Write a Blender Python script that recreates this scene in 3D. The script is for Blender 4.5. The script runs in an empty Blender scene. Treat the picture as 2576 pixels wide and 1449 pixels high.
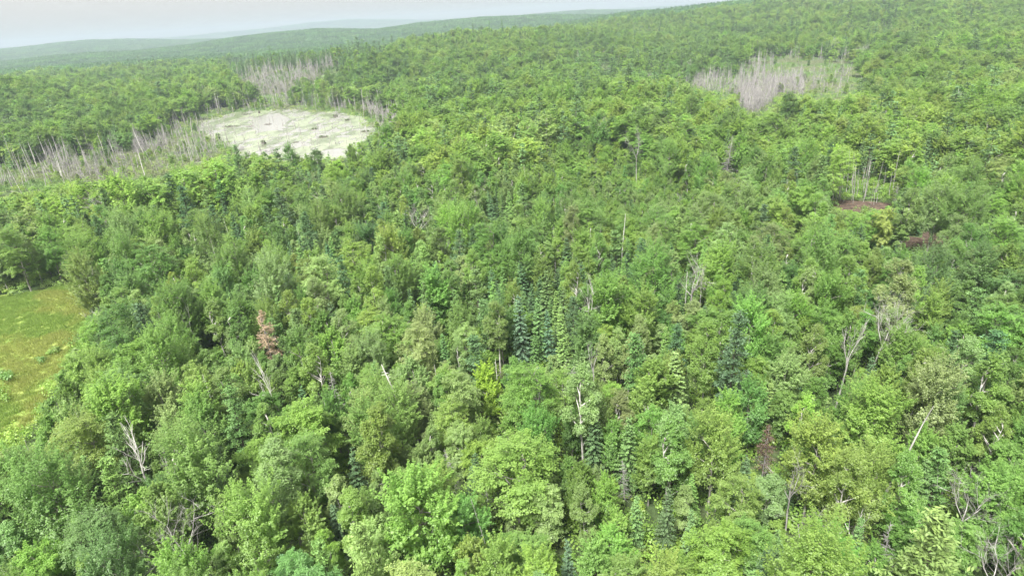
import bpy, math, random
import numpy as np
rng = np.random.default_rng(7)
random.seed(7)
R_ = math.radians
sc = bpy.context.scene
root_col = sc.collection

# ------------------------------------------------------------------ camera
CAM_H = 58.0
PITCH, ROLL, HFOV = 23.9, 3.7, 80.0
IW, IH = 2576.0, 1449.0            # pixel frame of the survey marks used below
FOC = IW / 2 / math.tan(R_(HFOV / 2))
_p, _r = R_(PITCH), R_(ROLL)
Fv = np.array([0, math.cos(_p), -math.sin(_p)])
R0, U0 = np.array([1.0, 0, 0]), np.array([0, math.sin(_p), math.cos(_p)])
Uv = U0 * math.cos(_r) + R0 * math.sin(_r)
Rv = R0 * math.cos(_r) - U0 * math.sin(_r)
CAM = np.array([0, 0, CAM_H])
cam = bpy.data.cameras.new('camera')
camo = bpy.data.objects.new('camera', cam)
root_col.objects.link(camo)
from mathutils import Matrix, Vector
M = Matrix.Identity(4)
for i in range(3):
    M[i][0], M[i][1], M[i][2], M[i][3] = Rv[i], Uv[i], -Fv[i], CAM[i]
camo.matrix_world = M
cam.sensor_width = 36
cam.lens = 18 / math.tan(R_(HFOV / 2))
cam.clip_start, cam.clip_end = 0.5, 40000
sc.camera = camo

# ------------------------------------------------------------------ sky, sun, exposure
SUN_EL, SUN_AZ = 58.0, -150.0       # azimuth from +Y, clockwise
SKY_LOW = 0.099                      # radiance of the cloud deck at the horizon
world = bpy.data.worlds.new('World')
sc.world = world
world.use_nodes = True
nt = world.node_tree
nt.nodes.clear()
def N(nt, t, **k):
    n = nt.nodes.new(t)
    for a, v in k.items():
        if a.startswith('i_'):
            n.inputs[a[2:].replace('_', ' ')].default_value = v
        else:
            setattr(n, a, v)
    return n
sky = N(nt, 'ShaderNodeTexSky', sky_type='NISHITA', sun_disc=False)
sky.sun_elevation, sky.sun_rotation = R_(SUN_EL), R_(SUN_AZ)
sky.air_density, sky.dust_density = 1.0, 3.0
hs = N(nt, 'ShaderNodeHueSaturation'); hs.inputs['Saturation'].default_value = 0.1
bg1 = N(nt, 'ShaderNodeBackground'); bg1.inputs['Strength'].default_value = 0.05
tc = N(nt, 'ShaderNodeTexCoord'); sx = N(nt, 'ShaderNodeSeparateXYZ')
ramp = N(nt, 'ShaderNodeMapRange'); ramp.inputs['From Min'].default_value = 0.0
ramp.inputs['From Max'].default_value = 1.0
ramp.inputs['To Min'].default_value = SKY_LOW; ramp.inputs['To Max'].default_value = SKY_LOW * 3.5
bg2 = N(nt, 'ShaderNodeBackground'); bg2.inputs['Color'].default_value = (1.0, 0.955, 0.895, 1)
mx = N(nt, 'ShaderNodeMixShader'); mx.inputs[0].default_value = 0.85
wo = N(nt, 'ShaderNodeOutputWorld')
L = nt.links.new
L(sky.outputs[0], hs.inputs['Color']); L(hs.outputs[0], bg1.inputs['Color'])
L(tc.outputs['Generated'], sx.inputs[0]); L(sx.outputs['Z'], ramp.inputs['Value'])
L(ramp.outputs[0], bg2.inputs['Strength'])
L(bg1.outputs[0], mx.inputs[1]); L(bg2.outputs[0], mx.inputs[2]); L(mx.outputs[0], wo.inputs['Surface'])

sun = bpy.data.lights.new('sun', 'SUN')
sun.energy, sun.angle, sun.color = 1.5, R_(16), (1.0, 0.97, 0.92)
suno = bpy.data.objects.new('sun', sun)
root_col.objects.link(suno)
sd = Vector((math.sin(R_(SUN_AZ)) * math.cos(R_(SUN_EL)), math.cos(R_(SUN_AZ)) * math.cos(R_(SUN_EL)), math.sin(R_(SUN_EL))))
suno.rotation_euler = sd.to_track_quat('Z', 'Y').to_euler()
suno.location = (0, 0, 200)

vs = sc.view_settings
vs.view_transform, vs.look, vs.gamma, vs.use_curve_mapping = 'Standard', 'None', 1.0, False
vs.exposure = 2.82
cy = sc.cycles
cy.max_bounces, cy.diffuse_bounces, cy.glossy_bounces = 7, 6, 2
cy.transmission_bounces, cy.transparent_max_bounces, cy.volume_bounces = 3, 4, 1
cy.use_denoising = True
cy.use_adaptive_sampling = True
cy.adaptive_threshold = 0.02

# ------------------------------------------------------------------ helpers
def sstep(a, b, x):
    t = np.clip((np.asarray(x, float) - a) / (b - a), 0, 1)
    return t * t * (3 - 2 * t)
def unit(v):
    v = np.asarray(v, float)
    return v / (np.linalg.norm(v, axis=-1, keepdims=True) + 1e-9)
_perm = np.random.default_rng(3).integers(0, 1 << 30, 4096)
def _hash(ix, iy):
    return (_perm[(ix * 73 + _perm[(iy * 31) & 4095]) & 4095] & 65535) / 65535.0
def noise2(x, y):
    x, y = np.asarray(x, float), np.asarray(y, float)
    ix, iy = np.floor(x).astype(int), np.floor(y).astype(int)
    fx, fy = x - ix, y - iy
    fx, fy = fx * fx * (3 - 2 * fx), fy * fy * (3 - 2 * fy)
    a, b = _hash(ix, iy), _hash(ix + 1, iy)
    c, d = _hash(ix, iy + 1), _hash(ix + 1, iy + 1)
    return (a * (1 - fx) + b * fx) * (1 - fy) + (c * (1 - fx) + d * fx) * fy
def fbm(x, y, o=3):
    s, a, t = 0, 1, 0
    for k in range(o):
        s = s + a * noise2(x * 2 ** k + 17.3 * k, y * 2 ** k - 9.1 * k)
        t += a; a *= 0.5
    return s / t

def ray(px, py):
    d = Fv + Rv * (px - IW / 2) / FOC - Uv * (py - IH / 2) / FOC
    return d / np.linalg.norm(d)
def proj(x, y, z):
    x, y, z = np.broadcast_arrays(np.asarray(x, float), np.asarray(y, float), np.asarray(z, float))
    d = np.stack([x, y, z - CAM_H], -1)
    dz = d @ Fv
    dz = np.where(np.abs(dz) < 1e-3, 1e-3, dz)
    px = IW / 2 + FOC * (d @ Rv) / dz
    py = IH / 2 - FOC * (d @ Uv) / dz
    return px, py, dz
def in_poly(px, py, poly):
    px, py = np.asarray(px), np.asarray(py)
    c = np.zeros(px.shape, bool)
    n = len(poly)
    for i in range(n):
        x0, y0 = poly[i]; x1, y1 = poly[(i + 1) % n]
        if y0 == y1: continue
        hit = ((y0 > py) != (y1 > py)) & (px < (x1 - x0) * (py - y0) / (y1 - y0) + x0)
        c ^= hit
    return c

# ------------------------------------------------------------------ terrain height
def az_of(px):
    py = 126 - 0.0645 * px
    d = ray(px, py)
    return math.degrees(math.atan2(d[0], d[1]))
RIDGES = [  # distance, sigma towards / away, canopy allowance, [(survey column, angular offset from horizon)]
    (820, 230, 300, 14, [(-600, -55), (0, -50), (200, -72), (400, -74), (520, -72), (620, -90), (800, -150)]),
    (760, 130, 260, 17, [(520, -75), (600, -50), (700, -42), (800, -40), (900, -42), (950, -45), (1050, -60), (1150, -90)]),
    (1000, 290, 330, 14, [(850, -70), (950, -50), (1045, -33), (1180, -28), (1262, -29), (1400, -30), (1488, -36), (1650, -50), (1800, -70), (1950, -110)]),
    (1550, 480, 400, 14, [(1300, -35), (1400, -22), (1563, -5), (1717, -1), (1878, 6), (2000, 14), (2140, 24), (2400, 26), (2600, 24), (3100, 20)]),
    (2600, 600, 600, 12, [(-600, -20), (0, -21), (212, -14), (330, -17), (477, -13), (560, -8), (623, -5), (735, -2), (788, 1), (850, -1), (944, -5), (1050, 1), (1200, 5), (1340, 2), (1480, -6), (1700, -20), (2600, -20)]),
    (4800, 900, 900, 10, [(-600, -8), (-100, -3), (0, 0), (120, 5), (220, 7), (330, 4), (440, -3), (600, -9), (900, -9), (1200, -3), (1340, 2), (1480, 3), (1563, -1), (1700, -8), (2600, -12)]),
    (8900, 700, 700, 8, [(-600, 0), (0, 1), (250, 1), (440, 2), (623, 6), (700, 9), (780, 13), (880, 15), (960, 11), (1050, 5), (1200, 1), (1500, 0), (2600, 0)]),
]
_rid = []
for R0d, s0, s1, can, tab in RIDGES:
    azs = np.array([az_of(c) for c, _ in tab])
    zt = np.array([CAM_H + R0d * math.tan(o / FOC) - can for _, o in tab])
    _rid.append((R0d, s0, s1, azs, zt))
def height(x, y):
    x, y = np.asarray(x, float), np.asarray(y, float)
    r = np.hypot(x, y)
    az = np.degrees(np.arctan2(x, y))
    base = -12.0 * sstep(1000, 1600, r)
    h = base
    front = sstep(75, 62, np.abs(az))
    for R0d, s0, s1, azs, zt in _rid:
        top = np.interp(az, azs, zt)
        s = np.where(r < R0d, s0, s1)
        g = np.exp(-((r - R0d) / s) ** 2)
        hh = base + (top - base) * g
        hh = np.where(g > 0.02, hh, base)
        h = np.maximum(h, np.where(front > 0, base + (hh - base) * front, base))
    und = 1.2 * (fbm(x / 60, y / 60, 2) - 0.5) * sstep(60, 200, r) * (1 - 0.0)
    und = und + 14 * (fbm(x / 420 + 5, y / 420, 3) - 0.5) * sstep(1200, 2000, r)
    flat = sstep(540, 640, r)                      # flat lake plain in front
    return h * np.maximum(flat, 0) + und * np.where(r < 600, 0.35, 1.0)
def march(px, py, dz=0.0):
    """point where the line of sight meets the terrain raised by dz"""
    d = ray(px, py)
    t = np.concatenate([np.arange(20, 1500, 1.0), np.arange(1500, 12000, 10.0)])
    P = CAM[None] + t[:, None] * d[None]
    below = P[:, 2] < height(P[:, 0], P[:, 1]) + dz
    if not below.any(): return None
    return P[np.argmax(below)]

# ------------------------------------------------------------------ open areas, outlined in the survey frame
POND = [(505, 322), (530, 300), (570, 288), (640, 281), (735, 277), (830, 281), (890, 291), (925, 305), (948, 325), (925, 345), (905, 356), (880, 368), (855, 380), (800, 374), (740, 386), (700, 372), (650, 384), (625, 366), (590, 372), (545, 352), (510, 340)]
BOG_A = [(430, 330), (500, 288), (560, 274), (640, 268), (760, 264), (900, 268), (985, 284), (1045, 298), (1000, 325), (950, 350), (915, 375), (880, 384), (700, 388), (600, 384), (500, 410), (420, 440), (300, 455), (180, 466), (60, 480), (-150, 500), (-150, 440), (40, 425), (130, 402), (260, 392), (360, 372)]
BOG_B = [(585, 196), (640, 184), (800, 170), (868, 156), (870, 164), (820, 182), (790, 208), (755, 228), (700, 240), (645, 236), (622, 214)]
BOG_C = [(1872, 152), (1990, 142), (2100, 152), (2175, 160), (2200, 178), (2170, 205), (2160, 235), (2110, 256), (2060, 262), (2020, 242), (1960, 240), (1910, 290), (1868, 292), (1850, 245), (1780, 235), (1700, 222), (1735, 205), (1850, 196)]
MEADOW = [(-400, 780), (0, 750), (100, 735), (245, 700), (232, 745), (225, 800), (205, 865), (170, 915), (140, 960), (115, 1020), (80, 1080), (-20, 1160), (-400, 1150)]
CLEAR_A = [(2078, 474), (2150, 462), (2245, 472), (2264, 505), (2225, 536), (2150, 542), (2100, 524)]
CLEAR_B = [(2250, 602), (2330, 590), (2408, 594), (2404, 632), (2330, 644), (2268, 638)]
BRUSH = [(1330, 300), (1520, 290), (1720, 400), (1760, 470), (1620, 530), (1500, 500), (1400, 420)]
OPEN = [BOG_A, BOG_B, BOG_C, MEADOW, CLEAR_A, CLEAR_B]
def ground_poly(poly, sub=3):
    out = []
    n = len(poly)
    for i in range(n):
        for k in range(sub):
            a, b = np.array(poly[i]), np.array(poly[(i + 1) % n])
            q = march(*(a + (b - a) * k / sub))
            if q is not None: out.append((q[0], q[1]))
    return out
WATER = [(490, 326), (512, 304), (560, 293), (586, 284), (640, 280), (735, 276), (800, 283), (850, 282), (896, 292), (925, 300), (932, 312), (946, 325), (938, 345), (905, 368), (900, 398), (820, 404), (700, 410), (610, 404), (580, 378), (548, 352), (520, 350), (515, 338)]
W_POND, W_BOG_A, W_BOG_B, W_BOG_C, W_MEADOW, W_CA, W_CB = [ground_poly(p) for p in (WATER, BOG_A, BOG_B, BOG_C, MEADOW, [(2080, 506), (2150, 508), (2240, 512), (2262, 528), (2200, 542), (2120, 534)], CLEAR_B)]

# ------------------------------------------------------------------ materials
def mat(name):
    m = bpy.data.materials.new(name); m.use_nodes = True
    m.node_tree.nodes.clear()
    return m, m.node_tree
def out(nt, sh):
    o = N(nt, 'ShaderNodeOutputMaterial'); nt.links.new(sh, o.inputs['Surface'])
def leaf_material(name, translucency=0.45, rough=0.45, spec=0.5):
    m, nt = mat(name); l = nt.links.new
    ti = N(nt, 'ShaderNodeAttribute', attribute_type='INSTANCER', attribute_name='tint')
    lv = N(nt, 'ShaderNodeAttribute', attribute_type='GEOMETRY', attribute_name='lv')
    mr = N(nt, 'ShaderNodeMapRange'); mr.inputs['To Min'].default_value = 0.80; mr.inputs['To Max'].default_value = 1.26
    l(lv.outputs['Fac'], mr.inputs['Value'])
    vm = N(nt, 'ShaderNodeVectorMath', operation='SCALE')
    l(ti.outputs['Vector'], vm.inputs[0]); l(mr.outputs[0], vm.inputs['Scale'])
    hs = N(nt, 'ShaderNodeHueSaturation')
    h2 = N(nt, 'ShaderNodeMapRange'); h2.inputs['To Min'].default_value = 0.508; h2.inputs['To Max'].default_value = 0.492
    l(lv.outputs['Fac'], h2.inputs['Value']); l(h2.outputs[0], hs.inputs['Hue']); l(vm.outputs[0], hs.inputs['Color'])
    pb = N(nt, 'ShaderNodeBsdfPrincipled'); pb.inputs['Roughness'].default_value = rough
    pb.inputs['Specular IOR Level'].default_value = spec
    l(hs.outputs[0], pb.inputs['Base Color'])
    tb = N(nt, 'ShaderNodeBsdfTranslucent')
    yl = N(nt, 'ShaderNodeVectorMath', operation='MULTIPLY'); yl.inputs[1].default_value = (1.15, 1.2, 0.6)
    l(hs.outputs[0], yl.inputs[0]); l(yl.outputs[0], tb.inputs['Color'])
    ms = N(nt, 'ShaderNodeMixShader'); ms.inputs[0].default_value = translucency
    l(pb.outputs[0], ms.inputs[1]); l(tb.outputs[0], ms.inputs[2])
    out(nt, ms.outputs[0])
    return m
def bark_material(name, c1, c2, scale=2.0):
    m, nt = mat(name); l = nt.links.new
    tc = N(nt, 'ShaderNodeTexCoord')
    mp = N(nt, 'ShaderNodeMapping'); mp.inputs['Scale'].default_value = (1, 1, 0.35)
    no = N(nt, 'ShaderNodeTexNoise'); no.inputs['Scale'].default_value = scale; no.inputs['Detail'].default_value = 5
    l(tc.outputs['Object'], mp.inputs[0]); l(mp.outputs[0], no.inputs['Vector'])
    cr = N(nt, 'ShaderNodeValToRGB'); cr.color_ramp.elements[0].position = 0.38; cr.color_ramp.elements[1].position = 0.62
    cr.color_ramp.elements[0].color = (*c1, 1); cr.color_ramp.elements[1].color = (*c2, 1)
    l(no.outputs['Fac'], cr.inputs[0])
    pb = N(nt, 'ShaderNodeBsdfPrincipled'); pb.inputs['Roughness'].default_value = 0.85
    pb.inputs['Specular IOR Level'].default_value = 0.2
    l(cr.outputs[0], pb.inputs['Base Color'])
    out(nt, pb.outputs[0])
    return m
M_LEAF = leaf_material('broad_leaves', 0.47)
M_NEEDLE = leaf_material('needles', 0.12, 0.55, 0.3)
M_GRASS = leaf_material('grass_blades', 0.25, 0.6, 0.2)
M_BARK = bark_material('grey_bark', (0.16, 0.145, 0.13), (0.40, 0.38, 0.35))
M_BIRCH = bark_material('birch_bark', (0.22, 0.205, 0.19), (0.54, 0.52, 0.49), 3.0)
M_DARKBARK = bark_material('dark_bark', (0.05, 0.04, 0.033), (0.14, 0.115, 0.095))
M_DEAD = bark_material('bleached_wood', (0.20, 0.19, 0.18), (0.50, 0.485, 0.46), 0.9)
M_WHITE = bark_material('white_wood', (0.42, 0.40, 0.38), (0.68, 0.66, 0.63), 1.2)
M_DEADTWIG = bark_material('dead_twigs', (0.23, 0.215, 0.215), (0.36, 0.345, 0.34), 1.0)
def ground_material(name, cols, s1, s2):
    m, nt = mat(name); l = nt.links.new
    ge = N(nt, 'ShaderNodeNewGeometry')
    n1 = N(nt, 'ShaderNodeTexNoise'); n1.inputs['Scale'].default_value = s1; n1.inputs['Detail'].default_value = 8
    n2 = N(nt, 'ShaderNodeTexNoise'); n2.inputs['Scale'].default_value = s2; n2.inputs['Detail'].default_value = 4
    l(ge.outputs['Position'], n1.inputs['Vector']); l(ge.outputs['Position'], n2.inputs['Vector'])
    c1 = N(nt, 'ShaderNodeValToRGB')
    c1.color_ramp.elements[0].position, c1.color_ramp.elements[1].position = 0.36, 0.64
    c1.color_ramp.elements[0].color, c1.color_ramp.elements[1].color = (*cols[0], 1), (*cols[1], 1)
    mid = c1.color_ramp.elements.new(0.5); mid.color = (*cols[2], 1)
    l(n1.outputs['Fac'], c1.inputs[0])
    mr = N(nt, 'ShaderNodeMapRange'); mr.inputs['From Min'].default_value = 0.3; mr.inputs['From Max'].default_value = 0.7
    mr.inputs['To Min'].default_value = 0.7; mr.inputs['To Max'].default_value = 1.3
    l(n2.outputs['Fac'], mr.inputs['Value'])
    vm = N(nt, 'ShaderNodeVectorMath', operation='SCALE'); l(c1.outputs[0], vm.inputs[0]); l(mr.outputs[0], vm.inputs['Scale'])
    pb = N(nt, 'ShaderNodeBsdfPrincipled'); pb.inputs['Roughness'].default_value = 0.9; pb.inputs['Specular IOR Level'].default_value = 0.1
    l(vm.outputs[0], pb.inputs['Base Color'])
    bp = N(nt, 'ShaderNodeBump'); bp.inputs['Strength'].default_value = 0.8; bp.inputs['Distance'].default_value = 0.4
    l(n2.outputs['Fac'], bp.inputs['Height']); l(bp.outputs[0], pb.inputs['Normal'])
    out(nt, pb.outputs[0])
    return m
M_FLOOR = ground_material('forest_floor', ((0.05, 0.08, 0.03), (0.08, 0.13, 0.045), (0.07, 0.095, 0.04)), 0.05, 1.5)
M_MEADOW = ground_material('meadow_turf', ((0.17, 0.27, 0.06), (0.26, 0.30, 0.085), (0.22, 0.285, 0.07)), 0.09, 2.0)
M_MARSH = ground_material('marsh_ground', ((0.13, 0.16, 0.09), (0.12, 0.18, 0.07), (0.15, 0.15, 0.12)), 0.06, 0.9)
M_LITTER = ground_material('needle_litter', ((0.06, 0.045, 0.035), (0.13, 0.09, 0.07), (0.09, 0.065, 0.05)), 0.6, 3.0)
m, nt = mat('pond_water')
pb = N(nt, 'ShaderNodeBsdfPrincipled'); pb.inputs['Base Color'].default_value = (0.22, 0.22, 0.20, 1)
pb.inputs['Roughness'].default_value = 0.22; pb.inputs['IOR'].default_value = 1.5; pb.inputs['Specular IOR Level'].default_value = 1.0
ge = N(nt, 'ShaderNodeNewGeometry'); no = N(nt, 'ShaderNodeTexNoise'); no.inputs['Scale'].default_value = 1.2
bp = N(nt, 'ShaderNodeBump'); bp.inputs['Strength'].default_value = 0.05
nt.links.new(ge.outputs['Position'], no.inputs['Vector']); nt.links.new(no.outputs['Fac'], bp.inputs['Height']); nt.links.new(bp.outputs[0], pb.inputs['Normal'])
out(nt, pb.outputs[0]); M_WATER = m
m, nt = mat('lily_pad')
lv = N(nt, 'ShaderNodeAttribute', attribute_type='GEOMETRY', attribute_name='lv')
cr = N(nt, 'ShaderNodeValToRGB'); cr.color_ramp.elements[0].color = (0.085, 0.115, 0.05, 1); cr.color_ramp.elements[1].color = (0.25, 0.29, 0.185, 1)
pb = N(nt, 'ShaderNodeBsdfPrincipled'); pb.inputs['Roughness'].default_value = 0.28; pb.inputs['Specular IOR Level'].default_value = 0.9
nt.links.new(lv.outputs['Fac'], cr.inputs[0]); nt.links.new(cr.outputs[0], pb.inputs['Base Color']); out(nt, pb.outputs[0]); M_PAD = m

# ------------------------------------------------------------------ mesh building
def mk(name, V, Q, mats, lv=None, mi=None, smooth=False):
    me = bpy.data.meshes.new(name)
    V = np.asarray(V, np.float32); Q = np.asarray(Q, np.int32)
    me.vertices.add(len(V)); me.vertices.foreach_set('co', V.ravel())
    me.loops.add(Q.size); me.loops.foreach_set('vertex_index', Q.ravel())
    me.polygons.add(len(Q))
    me.polygons.foreach_set('loop_start', np.arange(0, Q.size, Q.shape[1], dtype=np.int32))
    for m in mats: me.materials.append(m)
    if mi is not None: me.polygons.foreach_set('material_index', np.asarray(mi, np.int32))
    if lv is not None:
        a = me.attributes.new('lv', 'FLOAT', 'FACE'); a.data.foreach_set('value', np.asarray(lv, np.float32))
    if smooth: me.polygons.foreach_set('use_smooth', np.ones(len(Q), bool))
    me.update(calc_edges=True)
    return me
def perp(d, r):
    """random unit vectors perpendicular to d"""
    a = r.normal(size=d.shape); a -= (a * d).sum(-1, keepdims=True) * d
    return unit(a)
class Geo:
    def __init__(s): s.V = []; s.Q = []; s.lv = []; s.mi = []; s.n = 0
    def add(s, V, Q, lv, mi):
        s.V.append(V); s.Q.append(Q + s.n); s.lv.append(lv); s.mi.append(np.full(len(Q), mi)); s.n += len(V)
    def leaves(s, P, Nn, L, Wd, r, lv, mi=0, axis=None):
        """rhombus leaves: centre P, normal Nn, length L, width Wd"""
        n = len(P)
        t = perp(Nn, r) if axis is None else unit(axis)
        b = unit(np.cross(Nn, t))
        L = np.broadcast_to(L, (n,))[:, None]; Wd = np.broadcast_to(Wd, (n,))[:, None]
        V = np.stack([P - t * L / 2, P + b * Wd / 2 + t * L * 0.05, P + t * L / 2, P - b * Wd / 2 + t * L * 0.05], 1).reshape(-1, 3)
        s.add(V, np.arange(4 * n).reshape(n, 4), np.broadcast_to(lv, (n,)), mi)
    def tubes(s, segs, sides=5, mi=0, cap=False):
        """segs: rows of p0(3) p1(3) r0 r1"""
        if len(segs) == 0: return
        S = np.array(segs, float)
        p0, p1, r0, r1 = S[:, :3], S[:, 3:6], S[:, 6], S[:, 7]
        d = unit(p1 - p0)
        ref = np.where(np.abs(d[:, 2:3]) > 0.9, np.array([[1.0, 0, 0]]), np.array([[0, 0, 1.0]]))
        a = unit(np.cross(d, ref)); b = np.cross(d, a)
        th = np.arange(sides) * 2 * math.pi / sides
        ring = a[:, None] * np.cos(th)[None, :, None] + b[:, None] * np.sin(th)[None, :, None]
        A = p0[:, None] + ring * r0[:, None, None]; B = p1[:, None] + ring * r1[:, None, None]
        V = np.concatenate([A, B], 1).reshape(-1, 3)
        k = np.arange(sides); k2 = (k + 1) % sides
        q = np.stack([k, k2, k2 + sides, k + sides], 1)
        Q = (q[None] + (np.arange(len(S)) * 2 * sides)[:, None, None]).reshape(-1, 4)
        s.add(V, Q, np.full(len(Q), 0.5), mi)
    def mesh(s, name, mats, smooth=False):
        return mk(name, np.concatenate(s.V), np.concatenate(s.Q), mats, np.concatenate(s.lv), np.concatenate(s.mi), smooth)
def path(p0, d, L, r0, r1, n, r, wob=0.12, lift=0.0):
    segs = []; p = np.array(p0, float); d = unit(np.array(d, float))
    for i in range(n):
        d = unit(d + r.normal(size=3) * wob + np.array([0, 0, lift]))
        q = p + d * L / n
        a, b = r0 + (r1 - r0) * i / n, r0 + (r1 - r0) * (i + 1) / n
        segs.append([*p, *q, a, b]); p = q
    return segs, p, d

# every tree builder returns (trunk Geo, crown Geo, trunk mats, crown mats); unit = metres
def broadleaf(seed, H, Wc, style, detail=1.0, leafL=0.215, base=0.28):
    """style: finger / layer / puff"""
    r = np.random.default_rng(seed)
    T, C = Geo(), Geo()
    seg, top, _ = path([0, 0, 0], [0, 0, 1], H * 0.86, 0.0125 * H, 0.03, 7, r, 0.035)
    T.tubes(seg, 6 if detail > 0.5 else 4)
    tr = np.array([s[:3] for s in seg] + [seg[-1][3:6]])
    def on_trunk(z):
        i = np.clip(np.searchsorted(tr[:, 2], z) - 1, 0, len(tr) - 2)
        f = (z - tr[i, 2]) / max(tr[i + 1, 2] - tr[i, 2], 1e-3)
        return tr[i] + (tr[i + 1] - tr[i]) * np.clip(f, 0, 1)
    zb = H * base
    nl = int(r.integers(15, 21))
    a0 = r.uniform(0, 6.28); asym = r.uniform(0.08, 0.3)
    lobes = []
    for i in range(nl):
        u = (i + r.uniform(0.0, 1.0)) / nl
        z = zb + (H - zb) * (0.08 + 0.9 * u) + r.normal(0, 0.3)
        fr = np.clip((z - zb) / (H - zb), 0.02, 0.97)
        env = {'finger': (fr ** 0.55) * (1 - fr) ** 0.55 * 2.05, 'layer': (fr ** 0.42) * (1 - fr) ** 0.42 * 1.78, 'puff': (fr ** 0.5) * (1 - fr) ** 0.6 * 2.05}[style]
        a = i * 2.4 + r.uniform(-0.7, 0.7)
        rad = Wc / 2 * env * r.uniform(0.5, 1.04) * 0.84 * (1 + asym * math.cos(a - a0))
        if u > 0.93: rad *= 0.25
        c = np.array([math.cos(a) * rad, math.sin(a) * rad, z - 0.4])
        lr = Wc * r.uniform(0.125, 0.22) * (1.0 if style != 'layer' else 1.1)
        lobes.append((c, lr, a))
        s0 = on_trunk(max(zb * 0.85, z - rad * r.uniform(0.5, 0.95) - 0.6))
        v = c - s0
        sg, e, _ = path(s0, v + np.array([0, 0, 0.2]), np.linalg.norm(v), 0.0065 * H, 0.03, 3, r, 0.06)
        T.tubes(sg, 4)
        if detail > 0.5:
            for k in range(4):
                q = c + unit(r.normal(size=3) + np.array([0, 0, 0.8])) * lr * 0.95
                T.tubes([[*(s0 + v * r.uniform(0.5, 0.95)), *q, 0.03, 0.012]], 3)
    for c, lr, a in lobes:
        outw = np.array([math.cos(a), math.sin(a), 0.0]) * (0 if np.hypot(c[0], c[1]) < 0.6 else 1)
        ns = int({'finger': 19, 'layer': 17, 'puff': 19}[style] * (1 if detail > 0.5 else 0.7))
        k = np.arange(ns) + 0.5
        ph = np.arccos(1 - 1.6 * k / ns); th = math.pi * (1 + 5 ** 0.5) * k + r.uniform(0, 6)
        dirs = np.stack([np.cos(th) * np.sin(ph), np.sin(th) * np.sin(ph), np.cos(ph)], 1)
        dirs = unit(dirs + outw * 0.35 + r.normal(size=dirs.shape) * 0.35)
        lbv = r.normal(0, 0.07)
        cout = unit(c - np.array([0, 0, H * 0.55]))
        for d in dirs:
            bp = c + d * lr * r.uniform(0.45, 1.1) * np.array([1, 1, 1.2])
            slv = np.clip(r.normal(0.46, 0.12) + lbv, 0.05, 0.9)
            nlf = int({'finger': 76, 'layer': 76, 'puff': 62}[style] * detail * r.uniform(0.5, 1.5)) + 2
            if style == 'finger':
                ax = unit(d * 0.8 + np.array([0, 0, 1.0]) + r.normal(size=3) * 0.3)
                ln = lr * r.uniform(0.9, 2.1)
                t = r.uniform(-0.3, 1, nlf)
                off = perp(np.repeat(ax[None], nlf, 0), r) * (r.uniform(0.1, 1, nlf) * ln * 0.25 * (1.05 - 0.8 * np.clip(t, 0, 1)))[:, None]
                P = bp + ax * (t * ln)[:, None] + off
                nr = unit(off * 0.8 + np.array([0, 0, 1.15]) + cout * 0.55 + d * 0.3 + r.normal(size=(nlf, 3)) * 0.36)
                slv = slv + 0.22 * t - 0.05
            elif style == 'layer':
                rr = lr * r.uniform(0.4, 0.85)
                ax = unit(d * np.array([1, 1, 0.25]) + r.normal(size=3) * 0.2)
                sd = np.cross(ax, [0, 0, 1.0])
                t = r.uniform(-0.6, 1.2, nlf)
                P = bp + ax * (t * rr)[:, None] + sd * (r.normal(size=nlf) * rr * 0.42 * (1.15 - np.clip(t, 0, 1) * 0.8))[:, None] + np.array([0, 0, 1.0]) * (r.normal(size=nlf) * 0.12 - 0.25 * np.abs(t) * rr)[:, None]
                nr = unit(np.array([0, 0, 1.3]) + cout * 0.5 + d * 0.25 + r.normal(size=(nlf, 3)) * 0.36)
                slv = slv + 0.15 * t
            else:
                rr = lr * r.uniform(0.3, 0.62)
                g = unit(r.normal(size=(nlf, 3))) * (r.uniform(0.2, 1, nlf) ** 0.5 * rr)[:, None]
                P = bp + g * np.array([1, 1, 0.95]); nr = unit(g * 0.6 / rr + np.array([0, 0, 1.05]) + cout * 0.5 + r.normal(size=(nlf, 3)) * 0.38)
            s_ = leafL * r.uniform(0.6, 1.25, nlf)
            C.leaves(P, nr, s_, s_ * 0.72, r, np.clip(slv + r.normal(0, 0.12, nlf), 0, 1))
        nf = int(60 * detail)
        g = unit(r.normal(size=(nf, 3))) * (r.uniform(0, 0.85, nf) * lr)[:, None]
        C.leaves(c + g, unit(r.normal(size=(nf, 3)) + np.array([0, 0, 0.4])), leafL * 1.2, leafL * 0.9, r, 0.35)
    return T, C
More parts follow.
